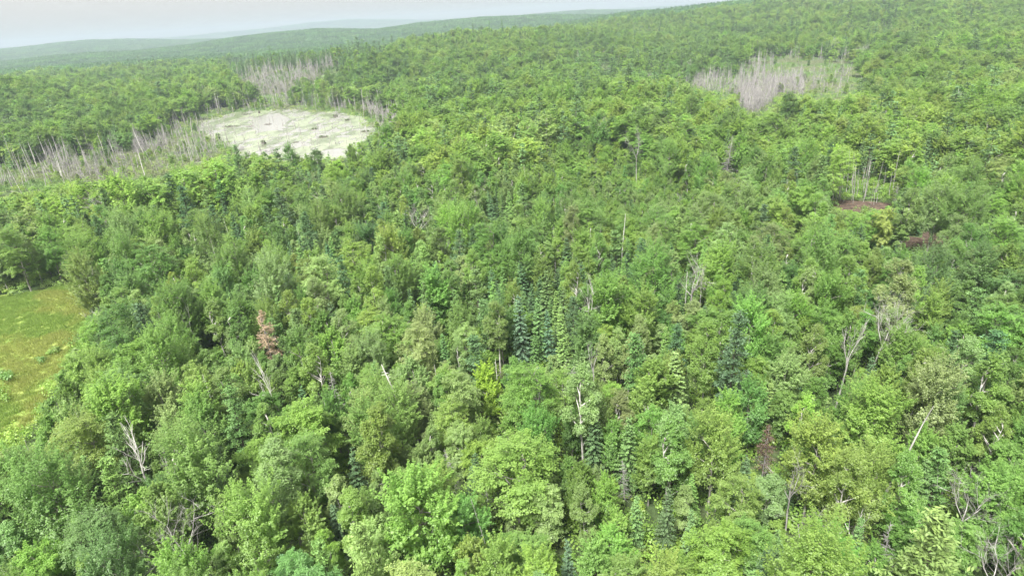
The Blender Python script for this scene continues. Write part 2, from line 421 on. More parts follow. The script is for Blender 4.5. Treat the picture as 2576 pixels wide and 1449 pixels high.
def conifer(seed, H, Wc, detail=1.0, droop=0.25, base=0.1, sp=0.52, ragged=0.12, dead=False, leafL=0.34, pine=False):
    r = np.random.default_rng(seed)
    T, C = Geo(), Geo()
    seg, top, _ = path([0, 0, 0], [0, 0, 1], H, 0.0115 * H, 0.015, 6, r, 0.018)
    T.tubes(seg, 6 if detail > 0.5 else 4)
    tr = np.array([s[:3] for s in seg] + [seg[-1][3:6]])
    z = H * base
    w = 0
    while z < H * 0.985:
        fr = (z - H * base) / (H * (1 - base))
        if pine: Lb = Wc / 2 * (1 - fr) ** 0.6 * (0.75 + 0.25 * math.sin(w * 1.9)) * min(1, 0.45 + fr * 2.2)
        else: Lb = Wc / 2 * (1 - fr) ** 0.82 * min(1, 0.6 + fr * 3)
        Lb += 0.12
        nb = int((5 if pine else 7) * (1 if detail > 0.5 else 0.75)) + (1 if fr < 0.5 else 0)
        c0 = np.array([np.interp(z, tr[:, 2], tr[:, k]) for k in range(2)] + [z])
        zc = z
        for k in range(nb):
            if r.uniform() < ragged: continue
            z = min(zc + r.uniform(-0.9, 0.9) * sp, H * 0.985)
            c0 = np.array([c0[0], c0[1], z])
            a = 2 * math.pi * k / nb + w * 0.7 + r.normal(0, 0.15)
            L_ = Lb * r.uniform(0.72, 1.12)
            up = (0.55 if pine else 0.35) * fr - (0.1 if pine else droop) * (1 - fr)
            d = unit(np.array([math.cos(a), math.sin(a), up]))
            side = np.array([-math.sin(a), math.cos(a), 0])
            tip = c0 + d * L_ + np.array([0, 0, 0.06 * L_])
            T.tubes([[*c0, *tip, 0.012 * H * (1 - fr) * 0.28 + 0.012, 0.008]], 3)
            slv = np.clip(r.normal(0.42, 0.2), 0, 1)
            if pine:
                nt_ = max(2, int(L_ / 0.55))
                for j in range(nt_):
                    f = 0.35 + 0.65 * (j + 0.5) / nt_
                    ctr = c0 + (tip - c0) * f + side * r.normal(0, 0.16 * L_) + np.array([0, 0, 0.12])
                    n_ = int(15 * detail) + 2
                    P = ctr + r.normal(size=(n_, 3)) * np.array([0.32, 0.32, 0.12])
                    s_ = leafL * r.uniform(0.8, 1.3, n_)
                    C.leaves(P, unit(np.array([0, 0, 1.0]) + r.normal(size=(n_, 3)) * 0.5), s_, s_ * 0.34, r, np.clip(slv + r.normal(0, 0.15, n_), 0, 1))
            else:
                n_ = max(3, int(L_ / (0.105 / max(detail, 0.28))))
                f = (np.arange(n_) + 0.6) / n_
                w_ = (0.10 + 0.30 * L_ * (1 - f) ** 0.7 * (f + 0.25)) 
                for sgn in (-1, 1):
                    ax = unit(d + side * sgn * 0.9 + np.array([0, 0, -0.12]))
                    P = c0 + (tip - c0) * f[:, None] + ax * (w_ * 0.5)[:, None] + r.normal(size=(n_, 3)) * 0.03
                    nr = unit(np.array([0, 0, 1.0]) + r.normal(size=(n_, 3)) * 0.5 + d * 0.35)
                    axx = ax - (ax * nr).sum(-1, keepdims=True) * nr
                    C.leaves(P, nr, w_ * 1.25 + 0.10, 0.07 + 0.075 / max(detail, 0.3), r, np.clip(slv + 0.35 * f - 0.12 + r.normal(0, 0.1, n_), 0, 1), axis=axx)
                C.leaves(tip[None], unit(np.array([[0, 0, 1.0]]) + d * 0.2), 0.36, 0.16, r, 0.9, axis=d[None])
        w += 1; z = zc
        z += (sp if not pine else sp * 1.9) * (1 if detail > 0.5 else 1.35) * r.uniform(0.85, 1.15) * (1 - 0.35 * fr)
    C.leaves(np.array([[top[0], top[1], H + 0.05]]), np.array([[1.0, 0.2, 0]]), 0.6, 0.14, r, 0.9, axis=np.array([[0, 0, 1.0]]))
    return T, C
def limbs(C, p, d, L_, r0, depth, r, spread=0.6, sides=4, up=0.12):
    sg, e, dd = path(p, d, L_, r0, r0 * 0.5, 3, r, 0.13, up * 0.3)
    C.tubes(sg, sides)
    if depth == 0: return
    for s in sg[1:] + [None]:
        st = np.array(s[:3]) if s is not None else e
        for k in range(2 if s is None else int(r.integers(1, 3))):
            nd = unit(dd + r.normal(size=3) * spread + np.array([0, 0, up]))
            limbs(C, st, nd, L_ * r.uniform(0.45, 0.68), r0 * (0.5 if s is None else 0.42), depth - 1, r, spread, 3, up)
def snag(seed, H, kind, lean=0.0):
    """pole: bare trunk with stubs; fork: dead hardwood; twig: dead conifer with its fine branches"""
    r = np.random.default_rng(seed)
    T, C = Geo(), Geo()
    if kind == 'pole':
        seg, top, _ = path([0, 0, 0], [lean, 0, 1], H, 0.009 * H + 0.03, 0.035, 6, r, 0.03)
        T.tubes(seg, 5)
        for k in range(int(r.integers(9, 20))):
            f = r.uniform(0.3, 0.98); i = min(int(f * 6), 5); s = np.array(seg[i]); q = s[:3] + (s[3:6] - s[:3]) * (f * 6 - i)
            a = r.uniform(0, 6.28); L_ = r.uniform(0.3, 1.4) * (1.15 - f)
            C.tubes([[*q, *(q + np.array([math.cos(a), math.sin(a), r.uniform(-0.3, 0.5)]) * L_), 0.035, 0.012]], 3)
    elif kind == 'fork':
        seg, top, dd = path([0, 0, 0], [lean, 0, 1], H * 0.55, 0.013 * H + 0.02, 0.0085 * H, 5, r, 0.05)
        T.tubes(seg, 6)
        for k in range(4):
            a = k * 1.57 + r.uniform(-0.5, 0.5)
            limbs(C, top - dd * r.uniform(0, 1.5), [math.cos(a) * 0.62, math.sin(a) * 0.62, r.uniform(0.7, 1.1)], H * r.uniform(0.24, 0.34), 0.0058 * H, 3, r, 0.55)
    elif kind == 'bare_fork':
        seg, top, dd = path([0, 0, 0], [lean, 0, 1], H * 0.62, 0.016 * H, 0.011 * H, 5, r, 0.04)
        T.tubes(seg, 6)
        for k in range(3):
            a = k * 2.1 + r.uniform(-0.4, 0.4)
            limbs(C, top - dd * k * 0.8, [math.cos(a) * 0.45, math.sin(a) * 0.45, 1], H * r.uniform(0.22, 0.34), 0.008 * H, 2, r, 0.35)
    else:
        seg, top, _ = path([0, 0, 0], [lean, 0, 1], H, 0.011 * H, 0.015, 6, r, 0.02)
        T.tubes(seg, 5)
        tr = np.array([s[:3] for s in seg] + [seg[-1][3:6]])
        z = H * 0.12
        while z < H * 0.97:
            fr = z / H
            c0 = np.array([np.interp(z, tr[:, 2], tr[:, k]) for k in range(2)] + [z])
            for k in range(4):
                a = r.uniform(0, 6.28); L_ = (H * 0.17 * (1 - fr) ** 0.8 + 0.25) * r.uniform(0.5, 1.15)
                d = unit([math.cos(a), math.sin(a), 0.3 * fr - 0.2 + r.normal(0, 0.12)])
                tip = c0 + d * L_
                C.tubes([[*c0, *tip, 0.028, 0.012]], 3)
                sg = []
                for j in range(4):
                    q = c0 + d * L_ * r.uniform(0.3, 0.95)
                    sg.append([*q, *(q + unit(d + r.normal(size=3) * 0.7) * L_ * 0.3), 0.014, 0.008])
                C.tubes(sg, 3)
            z += 0.36
    return T, C
def rusty(seed, H, Wc):
    '''dying conifer: grey stem and twigs that still hold brown needles'''
    r = np.random.default_rng(seed)
    T, C = Geo(), Geo()
    seg, top, _ = path([0, 0, 0], [0, 0, 1], H, 0.011 * H, 0.02, 6, r, 0.02); T.tubes(seg, 5)
    for i in range(150):
        z = H * (0.25 + 0.74 * r.uniform() ** 0.8); fr = (z / H - 0.25) / 0.75
        a = r.uniform(0, 6.28); L_ = (Wc / 2 * (1 - fr) ** 0.8 + 0.2) * r.uniform(0.4, 1.15)
        d = unit([math.cos(a), math.sin(a), 0.45 * fr - 0.1 + r.normal(0, 0.18)])
        c0 = np.array([0, 0, z]); T.tubes([[*c0, *(c0 + d * L_), 0.03, 0.012]], 3)
        if r.uniform() < 0.25: continue
        n_ = int(10 + 22 * L_)
        t = r.uniform(0.25, 1.05, n_)
        P = c0 + d * (t * L_)[:, None] + r.normal(size=(n_, 3)) * np.array([0.13, 0.13, 0.09]) * (0.5 + L_ * 0.5)
        C.leaves(P, unit(r.normal(size=(n_, 3)) + np.array([0, 0, 0.9])), r.uniform(0.15, 0.34, n_), 0.09, r, np.clip(r.normal(0.5, 0.28, n_), 0, 1))
    return T, C
def bush(seed, Wb, Hb, n=260, leafL=0.28):
    r = np.random.default_rng(seed); C = Geo()
    for i in range(7):
        c = np.array([*(r.normal(size=2) * Wb * 0.26), Hb * r.uniform(0.3, 0.75)])
        k = n // 7; g = unit(r.normal(size=(k, 3)) + np.array([0, 0, 0.3]))
        P = c + g * (r.uniform(0.5, 1, k) * Wb * 0.26)[:, None] * np.array([1, 1, Hb / Wb * 1.1])
        s_ = leafL * r.uniform(0.7, 1.3, k)
        C.leaves(P, unit(g + np.array([0, 0, 0.8]) + r.normal(size=(k, 3)) * 0.4), s_, s_ * 0.7, r, np.clip(r.normal(0.5, 0.2, k), 0, 1))
    return C
def tuft(seed, n=70, h=0.9, w=1.1, wid=0.07):
    r = np.random.default_rng(seed); C = Geo()
    P = np.column_stack([r.normal(size=(n, 2)) * w * 0.4, np.zeros(n)])
    d = unit(np.column_stack([r.normal(size=(n, 2)) * 0.4, np.ones(n)]))
    L_ = h * r.uniform(0.5, 1.1, n)
    nr = perp(d, r)
    C.leaves(P + d * (L_ / 2)[:, None], nr, L_, wid, r, r.uniform(0, 1, n), axis=d)
    return C
def merged(T, C, mt, mc, name):
    G = Geo()
    if T is not None and T.n: G.add(np.concatenate(T.V), np.concatenate(T.Q), np.concatenate(T.lv), 0)
    if C is not None and C.n: G.add(np.concatenate(C.V), np.concatenate(C.Q), np.concatenate(C.lv), 1)
    return G.mesh(name, [mt, mc])

# prototypes of the near trees: (trunk mesh, crown mesh, height, crown width)
PROTO = {}
def reg(kind, T, C, mt, mc, H, Wc):
    PROTO.setdefault(kind, []).append((T.mesh(kind + '_trunk', [mt], True), C.mesh(kind + '_crown', [mc]), H, Wc))
for i in range(7):
    H = [16, 14, 17, 12.5, 15, 13, 18][i]; Wc = [6.6, 5.6, 7.6, 4.8, 6.2, 4.6, 8.0][i]
    reg('maple_tree', *broadleaf(100 + i, H, Wc, 'finger'), M_BARK, M_LEAF, H, Wc)
for i in range(6):
    H = [15, 13, 16, 12, 14, 17][i]; Wc = [7.2, 6.0, 8.4, 5.4, 6.6, 7.8][i]
    reg('beech_tree', *broadleaf(200 + i, H, Wc, 'layer'), M_BARK, M_LEAF, H, Wc)
for i in range(6):
    H = [15, 13, 16, 14, 12, 17][i]; Wc = [4.8, 4.2, 5.4, 3.8, 4.2, 5.0][i]
    reg('birch_tree', *broadleaf(300 + i, H, Wc, 'puff', 0.72, 0.21, 0.38), M_BIRCH, M_LEAF, H, Wc)
for i in range(4):
    H = [13, 11, 14, 9][i]; Wc = [4.4, 4.0, 4.6, 3.6][i]
    reg('spruce_tree', *conifer(400 + i, H, Wc), M_DARKBARK, M_NEEDLE, H, Wc)
reg('spruce_tree', *rusty(444, 14, 5.2), M_DEADTWIG, M_NEEDLE, 14, 5.2)
for i in range(3):
    H = [12, 10, 13][i]; Wc = [3.0, 2.8, 3.4][i]
    reg('cedar_tree', *conifer(450 + i, H, Wc, droop=0.05, sp=0.28, ragged=0.3, leafL=0.3), M_BARK, M_NEEDLE, H, Wc)
for i in range(4):
    H = [18, 16, 20, 14][i]; Wc = [7.0, 6.4, 7.4, 6.0][i]
    reg('pine_tree', *conifer(500 + i, H, Wc, ragged=0.15, base=0.22, leafL=0.5, pine=True), M_DARKBARK, M_NEEDLE, H, Wc)
SNAGK = ['pole', 'pole', 'pole', 'pole', 'twig', 'twig', 'twig', 'fork', 'fork', 'bare_fork', 'bare_fork']
for i, k in enumerate(SNAGK):
    H = [13, 11, 15, 9, 11, 13, 9.5, 14, 12, 14, 12][i]
    reg('dead_tree', *snag(600 + i, H, k), M_WHITE if i in (0, 9) else M_DEAD, M_WHITE if i in (0, 9) else M_DEAD if k != 'twig' else M_DEADTWIG, H, [1, 1, 1.4, 1, 3.5, 4, 3, 6, 5.5, 4, 4][i])

# ------------------------------------------------------------------ ground sheets
rr = np.concatenate([[0, 12, 22], np.arange(30, 620, 6.0), 620 * 1.022 ** np.arange(0, 128)])
rr = rr[rr < 9900]; rr = np.append(rr, 9950.0)
aa = np.radians(np.concatenate([np.arange(-180, -60, 6.0), np.arange(-60, 60, 0.75), np.arange(60, 180, 6.0)]))
NA, NR = len(aa), len(rr)
RR, AA = np.meshgrid(rr, aa, indexing='ij')
GX, GY = RR * np.sin(AA), RR * np.cos(AA)
GZ = height(GX, GY)
idx = np.arange(NR * NA).reshape(NR, NA)
qa, qb = idx[:-1, :], idx[1:, :]
GQ = np.stack([qa, qb, np.roll(qb, -1, 1), np.roll(qa, -1, 1)], -1).reshape(-1, 4)
GV = np.stack([GX, GY, GZ], -1).reshape(-1, 3)
ctr = GV[GQ].mean(1)
reg_id = np.zeros(len(GQ), int)
for k, polys in enumerate([[W_MEADOW], [W_BOG_A, W_BOG_B, W_BOG_C, W_POND], [W_CA, W_CB]], 1):
    for p in polys: reg_id[in_poly(ctr[:, 0], ctr[:, 1], p)] = k
def sub_obj(name, sel, m):
    Q = GQ[sel]; u, inv = np.unique(Q, return_inverse=True)
    me = mk(name, GV[u], inv.reshape(-1, 4)[:, ::-1], [m], smooth=True)
    o = bpy.data.objects.new(name, me); root_col.objects.link(o); o['kind'] = 'structure'
    return o
sub_obj('ground', reg_id == 0, M_FLOOR)
sub_obj('meadow', reg_id == 1, M_MEADOW)
sub_obj('marsh', reg_id == 2, M_MARSH)
sub_obj('clearing', reg_id == 3, M_LITTER)

# pond water and its floating pads
wp = np.array(W_POND); wc = wp.mean(0)
WATER_Z = float(height(wp[:, 0], wp[:, 1]).max()) + 0.12
n = len(wp)
V = [[*wc, WATER_Z]] + [[*p, WATER_Z] for p in wp]
Q = [[0, 1 + i, 1 + (i + 1) % n] for i in range(n)]
me = bpy.data.meshes.new('pond'); me.from_pydata([tuple(map(float, v)) for v in V], [], Q); me.materials.append(M_WATER)
o = bpy.data.objects.new('pond', me); root_col.objects.link(o); o['kind'] = 'structure'
def sample_poly(poly, n, r, keep=None):
    P = np.array(poly); lo, hi = P.min(0), P.max(0); res = []
    tot = 0
    while tot < n:
        q = r.uniform(lo, hi, (n * 3, 2)); q = q[in_poly(q[:, 0], q[:, 1], poly)]
        if keep is not None: q = q[keep(q)]
        res.append(q); tot += len(q)
    return np.concatenate(res)[:n]
def pad_mesh(name, pts, rad, z, m, r):
    k = 7; th = np.arange(k) * 2 * math.pi / k
    n = len(pts); jit = r.uniform(0.65, 1.3, (n, k)) * rad[:, None]
    V = np.stack([pts[:, :1] + np.cos(th) * jit, pts[:, 1:2] + np.sin(th) * jit * 1.0, np.repeat((z + r.uniform(0, 0.05, n))[:, None], k, 1)], -1).reshape(-1, 3)
    patchy = np.clip((fbm(pts[:, 0] / 7, pts[:, 1] / 16, 3) - 0.5) * 3.2 + 0.5, 0, 1)
    return mk(name, V, np.arange(n * k).reshape(n, k), [m], np.clip(patchy * 0.75 + r.uniform(0, 0.3, n), 0, 1))
r = np.random.default_rng(11)
pads = sample_poly(W_POND, 9500, r, lambda q: (fbm(q[:, 0] / 5, q[:, 1] / 11, 3) > 0.45) & ~in_poly(*proj(q[:, 0], q[:, 1], 0)[:2], [(630, 300), (700, 285), (735, 300), (700, 330), (640, 335)]))
me = pad_mesh('lily_pads', pads, r.uniform(0.5, 1.7, len(pads)), WATER_Z + 0.03, M_PAD, r)
o = bpy.data.objects.new('lily_pads', me); root_col.objects.link(o); o['kind'] = 'stuff'
o['label'] = 'pale green lily pads and duckweed covering the pond'

# ------------------------------------------------------------------ instanced masses (nobody could count these)
def gn_mass(name, meshes, P, idx, rot, scl, tint, label):
    col = bpy.data.collections.new(name + '_kinds')
    for i, me in enumerate(meshes):
        po = bpy.data.objects.new('%s_kind_%02d' % (name, i), me); col.objects.link(po)
    me = bpy.data.meshes.new(name)
    me.vertices.add(len(P)); me.vertices.foreach_set('co', np.asarray(P, np.float32).ravel())
    def att(nm, ty, arr, key='value'):
        a = me.attributes.new(nm, ty, 'POINT'); a.data.foreach_set(key, np.asarray(arr).ravel())
    att('pick', 'INT', np.asarray(idx, np.int32))
    att('rot', 'FLOAT_VECTOR', np.asarray(rot, np.float32), 'vector')
    att('scl', 'FLOAT_VECTOR', np.asarray(scl, np.float32), 'vector')
    att('tint', 'FLOAT_VECTOR', np.asarray(tint, np.float32), 'vector')
    o = bpy.data.objects.new(name, me); root_col.objects.link(o)
    o['kind'] = 'stuff'; o['label'] = label
    g = bpy.data.node_groups.new(name, 'GeometryNodeTree')
    g.interface.new_socket('Geometry', in_out='INPUT', socket_type='NodeSocketGeometry')
    g.interface.new_socket('Geometry', in_out='OUTPUT', socket_type='NodeSocketGeometry')
    gi, go = g.nodes.new('NodeGroupInput'), g.nodes.new('NodeGroupOutput')
    ci = g.nodes.new('GeometryNodeCollectionInfo'); ci.inputs['Collection'].default_value = col
    ci.inputs['Separate Children'].default_value = True; ci.inputs['Reset Children'].default_value = True
    ip = g.nodes.new('GeometryNodeInstanceOnPoints'); ip.inputs['Pick Instance'].default_value = True
    def na(nm, ty):
        a = g.nodes.new('GeometryNodeInputNamedAttribute'); a.data_type = ty; a.inputs['Name'].default_value = nm
        return a.outputs['Attribute']
    l = g.links.new
    er = g.nodes.new('FunctionNodeEulerToRotation')
    l(gi.outputs[0], ip.inputs['Points']); l(ci.outputs[0], ip.inputs['Instance'])
    l(na('pick', 'INT'), ip.inputs['Instance Index']); l(na('rot', 'FLOAT_VECTOR'), er.inputs[0]); l(er.outputs[0], ip.inputs['Rotation'])
    l(na('scl', 'FLOAT_VECTOR'), ip.inputs['Scale']); l(ip.outputs[0], go.inputs[0])
    md = o.modifiers.new('scatter', 'NODES'); md.node_group = g
    return o

# ------------------------------------------------------------------ leaf colours
TINTS = {
    'green': (0.171, 0.298, 0.074), 'bright green': (0.210, 0.349, 0.078), 'yellow-green': (0.226, 0.347, 0.080),
    'dark green': (0.121, 0.222, 0.066), 'blue-green': (0.149, 0.270, 0.090), 'pale green': (0.247, 0.352, 0.130),
    'olive': (0.194, 0.296, 0.088), 'lime': (0.326, 0.469, 0.060), 'silvery blue': (0.116, 0.199, 0.115),
    'rusty brown': (0.13, 0.09, 0.055), 'pinkish brown': (0.37, 0.29, 0.21), 'golden': (0.36, 0.44, 0.12),
    'fir green': (0.085, 0.165, 0.066),
}
def pick_tint(kind, x, y, r):
    a = float(fbm(x / 35 + 3, y / 35, 2)); b = float(fbm(x / 90 + 40, y / 90 + 7, 2)); u = r.uniform()
    if kind in ('spruce_tree', 'pine_tree'):
        return 'fir green' if u < 0.45 else 'dark green' if u < 0.85 else 'green'
    if kind == 'cedar_tree': return 'olive' if u < 0.15 else 'dark green' if u < 0.5 else 'green'
    v = a * 0.5 + u * 0.5 + (0.06 if x > 40 else 0) + (b - 0.5) * 0.3
    if kind == 'birch_tree': return 'pale green' if v < 0.42 else 'green' if v < 0.55 else 'yellow-green' if v < 0.72 else 'olive'
    return 'blue-green' if v < 0.3 else 'dark green' if v < 0.34 else 'green' if v < 0.54 else 'bright green' if v < 0.64 else 'yellow-green' if v < 0.74 else 'pale green' if v < 0.86 else 'olive'
def vary(t, r, s=0.12):
    t = np.array(t) * r.normal(1, s)
    return np.clip(t * (1 + r.normal(0, 0.05, 3)), 0.01, 0.6)

# ------------------------------------------------------------------ single trees
TREES = []      # dicts with kind, variant, x, y, z, scale, rot, tint name
def top_at(px, py, H):
    return march(px, py, H)
# kind, column and row of its top in the survey frame, height, crown stretch, tint, visible depth in rows, lean, variant, label
HERO = [
 ('spruce_tree', 655, 782, 15, 1.0, 'pinkish brown', 100, 0, 4, 'conifer with a dead salmon-brown top standing out of dark green crowns'),
 ('spruce_tree', 1304, 733, 15, 0.9, 'silvery blue', 150, 0, 0, 'tallest silvery blue fir, left one of the tight trio of blue firs'),
 ('spruce_tree', 1350, 738, 14.5, 0.75, 'blue-green', 140, 0, 2, 'blue fir in the middle of the tight trio of blue firs'),
 ('spruce_tree', 1378, 782, 11.5, 0.75, 'silvery blue', 95, 0, 1, 'shortest silvery blue fir, right one of the tight trio of blue firs'),
 ('maple_tree', 1222, 937, 10, 1.0, 'lime', 110, 0, 3, 'small vivid lime yellow maple sapling in the dark gap between bigger crowns'),
 ('dead_tree', 1035, 905, 17, 1.5, None, 170, -0.22, 0, 'leaning bone-white snag between the maples, bent to the left'),
 ('dead_tree', 330, 1100, 15, 0.8, None, 85, 0, 9, 'forked white dead trunk with pronged bare limbs rising above maple crowns'),
 ('dead_tree', 383, 1122, 14, 0.5, None, 70, 0.1, 10, 'slim white dead fork just right of the pronged white dead trunk'),
 ('dead_tree', 2225, 745, 17, 0.72, None, 150, 0.12, 7, 'big grey dead tree with a wide bare twiggy crown and speckled trunk'),
 ('dead_tree', 2140, 810, 16, 0.6, None, 150, 0.05, 10, 'thin pale Y-shaped dead tree left of the wide bare twiggy crown'),
 ('dead_tree', 2272, 1020, 15, 1.2, None, 170, 0.2, 2, 'brown dead trunk without bark leaning right among green crowns'),
 ('birch_tree', 1463, 922, 18, 0.9, 'pale green', 200, 0, 0, 'slender tree with a small airy tuft of crown atop a long bare pale trunk'),
 ('cedar_tree', 1712, 888, 14, 1.3, 'olive', 130, 0, 0, 'tall yellowish columnar conifer with a pale bare lower trunk'),
 ('beech_tree', 2235, 522, 13, 0.75, 'golden', 85, 0, 1, 'tree with golden yellow leaves by the shaded brown clearing'),
 ('beech_tree', 2028, 466, 14, 1.0, 'yellow-green', 100, 0, 1, 'round-crowned bright yellow-green tree standing clear of its neighbours'),
 ('dead_tree', 1604, 318, 21, 0.5, None, 150, 0, 8, 'tall isolated grey snag over the low brush with a thin ragged crown'),
 ('dead_tree', 1835, 338, 17, 1.5, None, 90, 0, 5, 'grey dead conifer, still conical, in the middle of the regrowth'),
 ('dead_tree', 1750, 640, 16, 1.1, None, 110, 0, 8, 'grey bare-topped dead hardwood surrounded by pale green crowns'),
 ('beech_tree', 1985, 234, 16, 1.05, 'dark green', 60, 0, 0, 'broad rounded dark green tree at the near edge of the grey snag swamp'),
 ('pine_tree', 590, 366, 17, 1.0, 'dark green', 60, 0, 1, 'broad dark pine standing before the near shore of the lily pond'),
 ('maple_tree', 722, 364, 15, 0.9, 'green', 40, 0, 1, 'rounded maple overlapping the front shore of the lily pond'),
 ('beech_tree', 792, 374, 14, 1.0, 'dark green', 36, 0, 3, 'dark broad tree at the front shore of the lily pond, right of a rounded maple'),
 ('maple_tree', 880, 366, 15, 0.9, 'bright green', 36, 0, 5, 'bright tree hiding the front right corner of the lily pond'),
 ('pine_tree', 1262, 49, 28, 0.6, 'dark green', 20, 0, 0, 'tallest dark pine standing on the skyline of the middle hill'),
 ('pine_tree', 1230, 52, 24, 0.35, 'dark green', 20, 0, 1, 'thin dark pine on the skyline, second tallest on the middle hill'),
 ('pine_tree', 1189, 59, 22, 0.5, 'dark green', 20, 0, 2, 'dark pine on the skyline furthest left of the tall three'),
 ('pine_tree', 1046, 88, 22, 0.8, 'fir green', 20, 0, 1, 'low dark pine on the skyline, leftmost of the small dark clump'),
 ('pine_tree', 1062, 86, 22, 0.8, 'fir green', 20, 0, 3, 'low dark pine on the skyline, second of the small dark clump'),
 ('pine_tree', 1090, 82, 22, 1.0, 'fir green', 20, 0, 2, 'broad dark pine on the skyline, third of the small dark clump'),
 ('pine_tree', 1110, 84, 22, 0.7, 'fir green', 20, 0, 0, 'narrow dark pine on the skyline, right end of the small dark clump'),
 ('spruce_tree', 1935, 1066, 9.5, 0.9, 'rusty brown', 80, 0, 4, 'small rusty brown spruce in a dark hollow beside a leafy maple'),
 ('spruce_tree', 592, 1178, 9, 0.9, 'olive', 60, 0, 4, 'thin yellowing spruce beside a black gap in the canopy'),
 ('spruce_tree', 1430, 1362, 9, 0.7, 'silvery blue', 90, 0, 1, 'silvery young spruce spire poking up through bright crowns at the frame foot'),
 ('spruce_tree', 1600, 1240, 10, 0.8, 'blue-green', 130, 0, 0, 'first blue-grey spruce of the clump amid bright maples'),
 ('spruce_tree', 1680, 1222, 11, 0.8, 'fir green', 130, 0, 2, 'second and tallest blue-grey spruce of the clump amid bright maples'),
 ('spruce_tree', 1745, 1280, 9, 0.8, 'blue-green', 110, 0, 1, 'third blue-grey spruce of the clump amid bright maples'),
 ('spruce_tree', 1495, 1030, 12, 1.0, 'fir green', 120, 0, 0, 'full pale-tipped spruce right of the slender tree with bare trunk'),
 ('spruce_tree', 1580, 1040, 13, 0.9, 'dark green', 120, 0, 2, 'darker slim spruce beside the full pale-tipped one'),
 ('pine_tree', 895, 1315, 15, 0.7, 'olive', 140, 0, 3, 'thin brownish pine with grey bare lower branches'),
 ('dead_tree', 2250, 1318, 10, 0.9, None, 60, 0, 6, 'grey twiggy dead conifer top amid right-hand crowns'),
 ('dead_tree', 2525, 1360, 11, 0.9, None, 90, 0, 7, 'grey bare bushy dead tree in the right-hand bottom corner'),
 ('dead_tree', 2008, 1145, 13, 0.6, None, 60, 0, 8, 'small whitish dead top caught in a bright green maple'),
 ('dead_tree', 2450, 1200, 12, 0.8, None, 80, 0, 7, 'dead grey branch tangle in front of an olive crown'),
 ('dead_tree', 1235, 1255, 13, 0.4, None, 90, -0.18, 1, 'crooked short white trunk showing through a broad yellowish crown'),
 ('dead_tree', 690, 915, 15, 0.5, None, 100, -0.15, 9, 'thin white forked birch limbs within a sparse green crown'),
 ('dead_tree', 480, 765, 13, 0.5, None, 50, -0.2, 10, 'white dead branch tip beside a round olive birch'),
 ('birch_tree', 530, 760, 14, 1.1, 'olive', 100, 0, 0, 'round olive-yellow birch with white limbs showing inside'),
 ('dead_tree', 1045, 515, 14, 0.9, None, 50, 0, 7, 'grey bare treetop in the leafy middle of the forest'),
 ('dead_tree', 1485, 720, 15, 0.5, None, 70, 0, 9, 'pair of bare white stems reaching above a pale birch'),
 ('dead_tree', 1490, 850, 14, 0.5, None, 70, 0, 10, 'thin white Y-shaped stems in a mid-green crown'),
 ('dead_tree', 255, 528, 16, 0.4, None, 80, -0.2, 2, 'leaning white birch stem before dark woods on the left'),
 ('maple_tree', 100, 1160, 17, 1.0, 'green', 200, -0.05, 6, 'large pale-boughed maple at lower left with a long slanting grey trunk'),
 ('maple_tree', 620, 1250, 15, 0.95, 'bright green', 190, 0, 2, 'bright green maple with upswept plumes at lower left of centre'),
 ('maple_tree', 2060, 1075, 15, 0.95, 'yellow-green', 190, 0, 4, 'plumed yellow-green maple with a wide fan crown right of the rusty spruce'),
 ('beech_tree', 1290, 1110, 14, 1.3, 'yellow-green', 200, 0, 2, 'very broad layered yellow-green crown low in the middle'),
 ('dead_tree', 30, 418, 15, 0.5, None, 60, -0.1, 0, 'white snag leaning left, first by the left end of the bog'),
 ('dead_tree', 62, 425, 14, 0.5, None, 50, -0.1, 1, 'white snag leaning left, second by the left end of the bog'),
 ('dead_tree', 105, 410, 14, 0.5, None, 60, -0.08, 2, 'white snag leaning left, third by the left end of the bog'),
 ('pine_tree', 2005, 70, 20, 1.0, 'dark green', 40, 0, 1, 'big dark pine on the slope above the grey snag swamp'),
 ('pine_tree', 2185, 80, 20, 1.0, 'dark green', 40, 0, 2, 'big dark pine on the slope, right of its twin above the swamp'),
]
SHORT = {}      # landmark short names for the labels of their neighbours
LAND = [(655, 800, 'the salmon-topped conifer'), (1340, 790, 'the trio of blue firs'), (1222, 990, 'the lime maple sapling'), (1050, 1010, 'the leaning white snag'),
        (340, 1150, 'the pronged white dead trunk'), (2215, 820, 'the wide bare dead crown'), (2250, 1100, 'the leaning brown dead trunk'), (1463, 970, 'the slender bare-trunked tree'),
        (1712, 960, 'the yellow columnar conifer'), (2235, 560, 'the golden-leaved tree'), (2028, 510, 'the round yellow-green tree'), (1604, 400, 'the tall isolated snag'),
        (1835, 385, 'the conical dead conifer'), (1750, 700, 'the grey bare-topped hardwood'), (1985, 265, 'the rounded swamp-edge tree'), (590, 400, 'the dark pondside pine'),
        (1935, 1100, 'the rusty brown spruce'), (1430, 1400, 'the silvery spruce spire'), (1680, 1290, 'the blue spruce clump'), (895, 1370, 'the brownish pine'),
        (2250, 1350, 'the twiggy dead top'), (2525, 1400, 'the corner dead bush tree'), (1290, 1190, 'the broad layered crown'), (100, 1250, 'the big pale-boughed maple'),
        (620, 1330, 'the upswept bright maple'), (2080, 1150, 'the fan-crowned maple'), (530, 810, 'the round olive birch'), (255, 570, 'the leaning white birch stem'),
        (1045, 530, 'the grey bare treetop'), (100, 830, 'the yellow meadow'), (735, 330, 'the lily pond'), (2000, 210, 'the grey snag swamp'), (700, 205, 'the far snag swamp'),
        (2150, 510, 'the brown clearing')]
hero_box = []
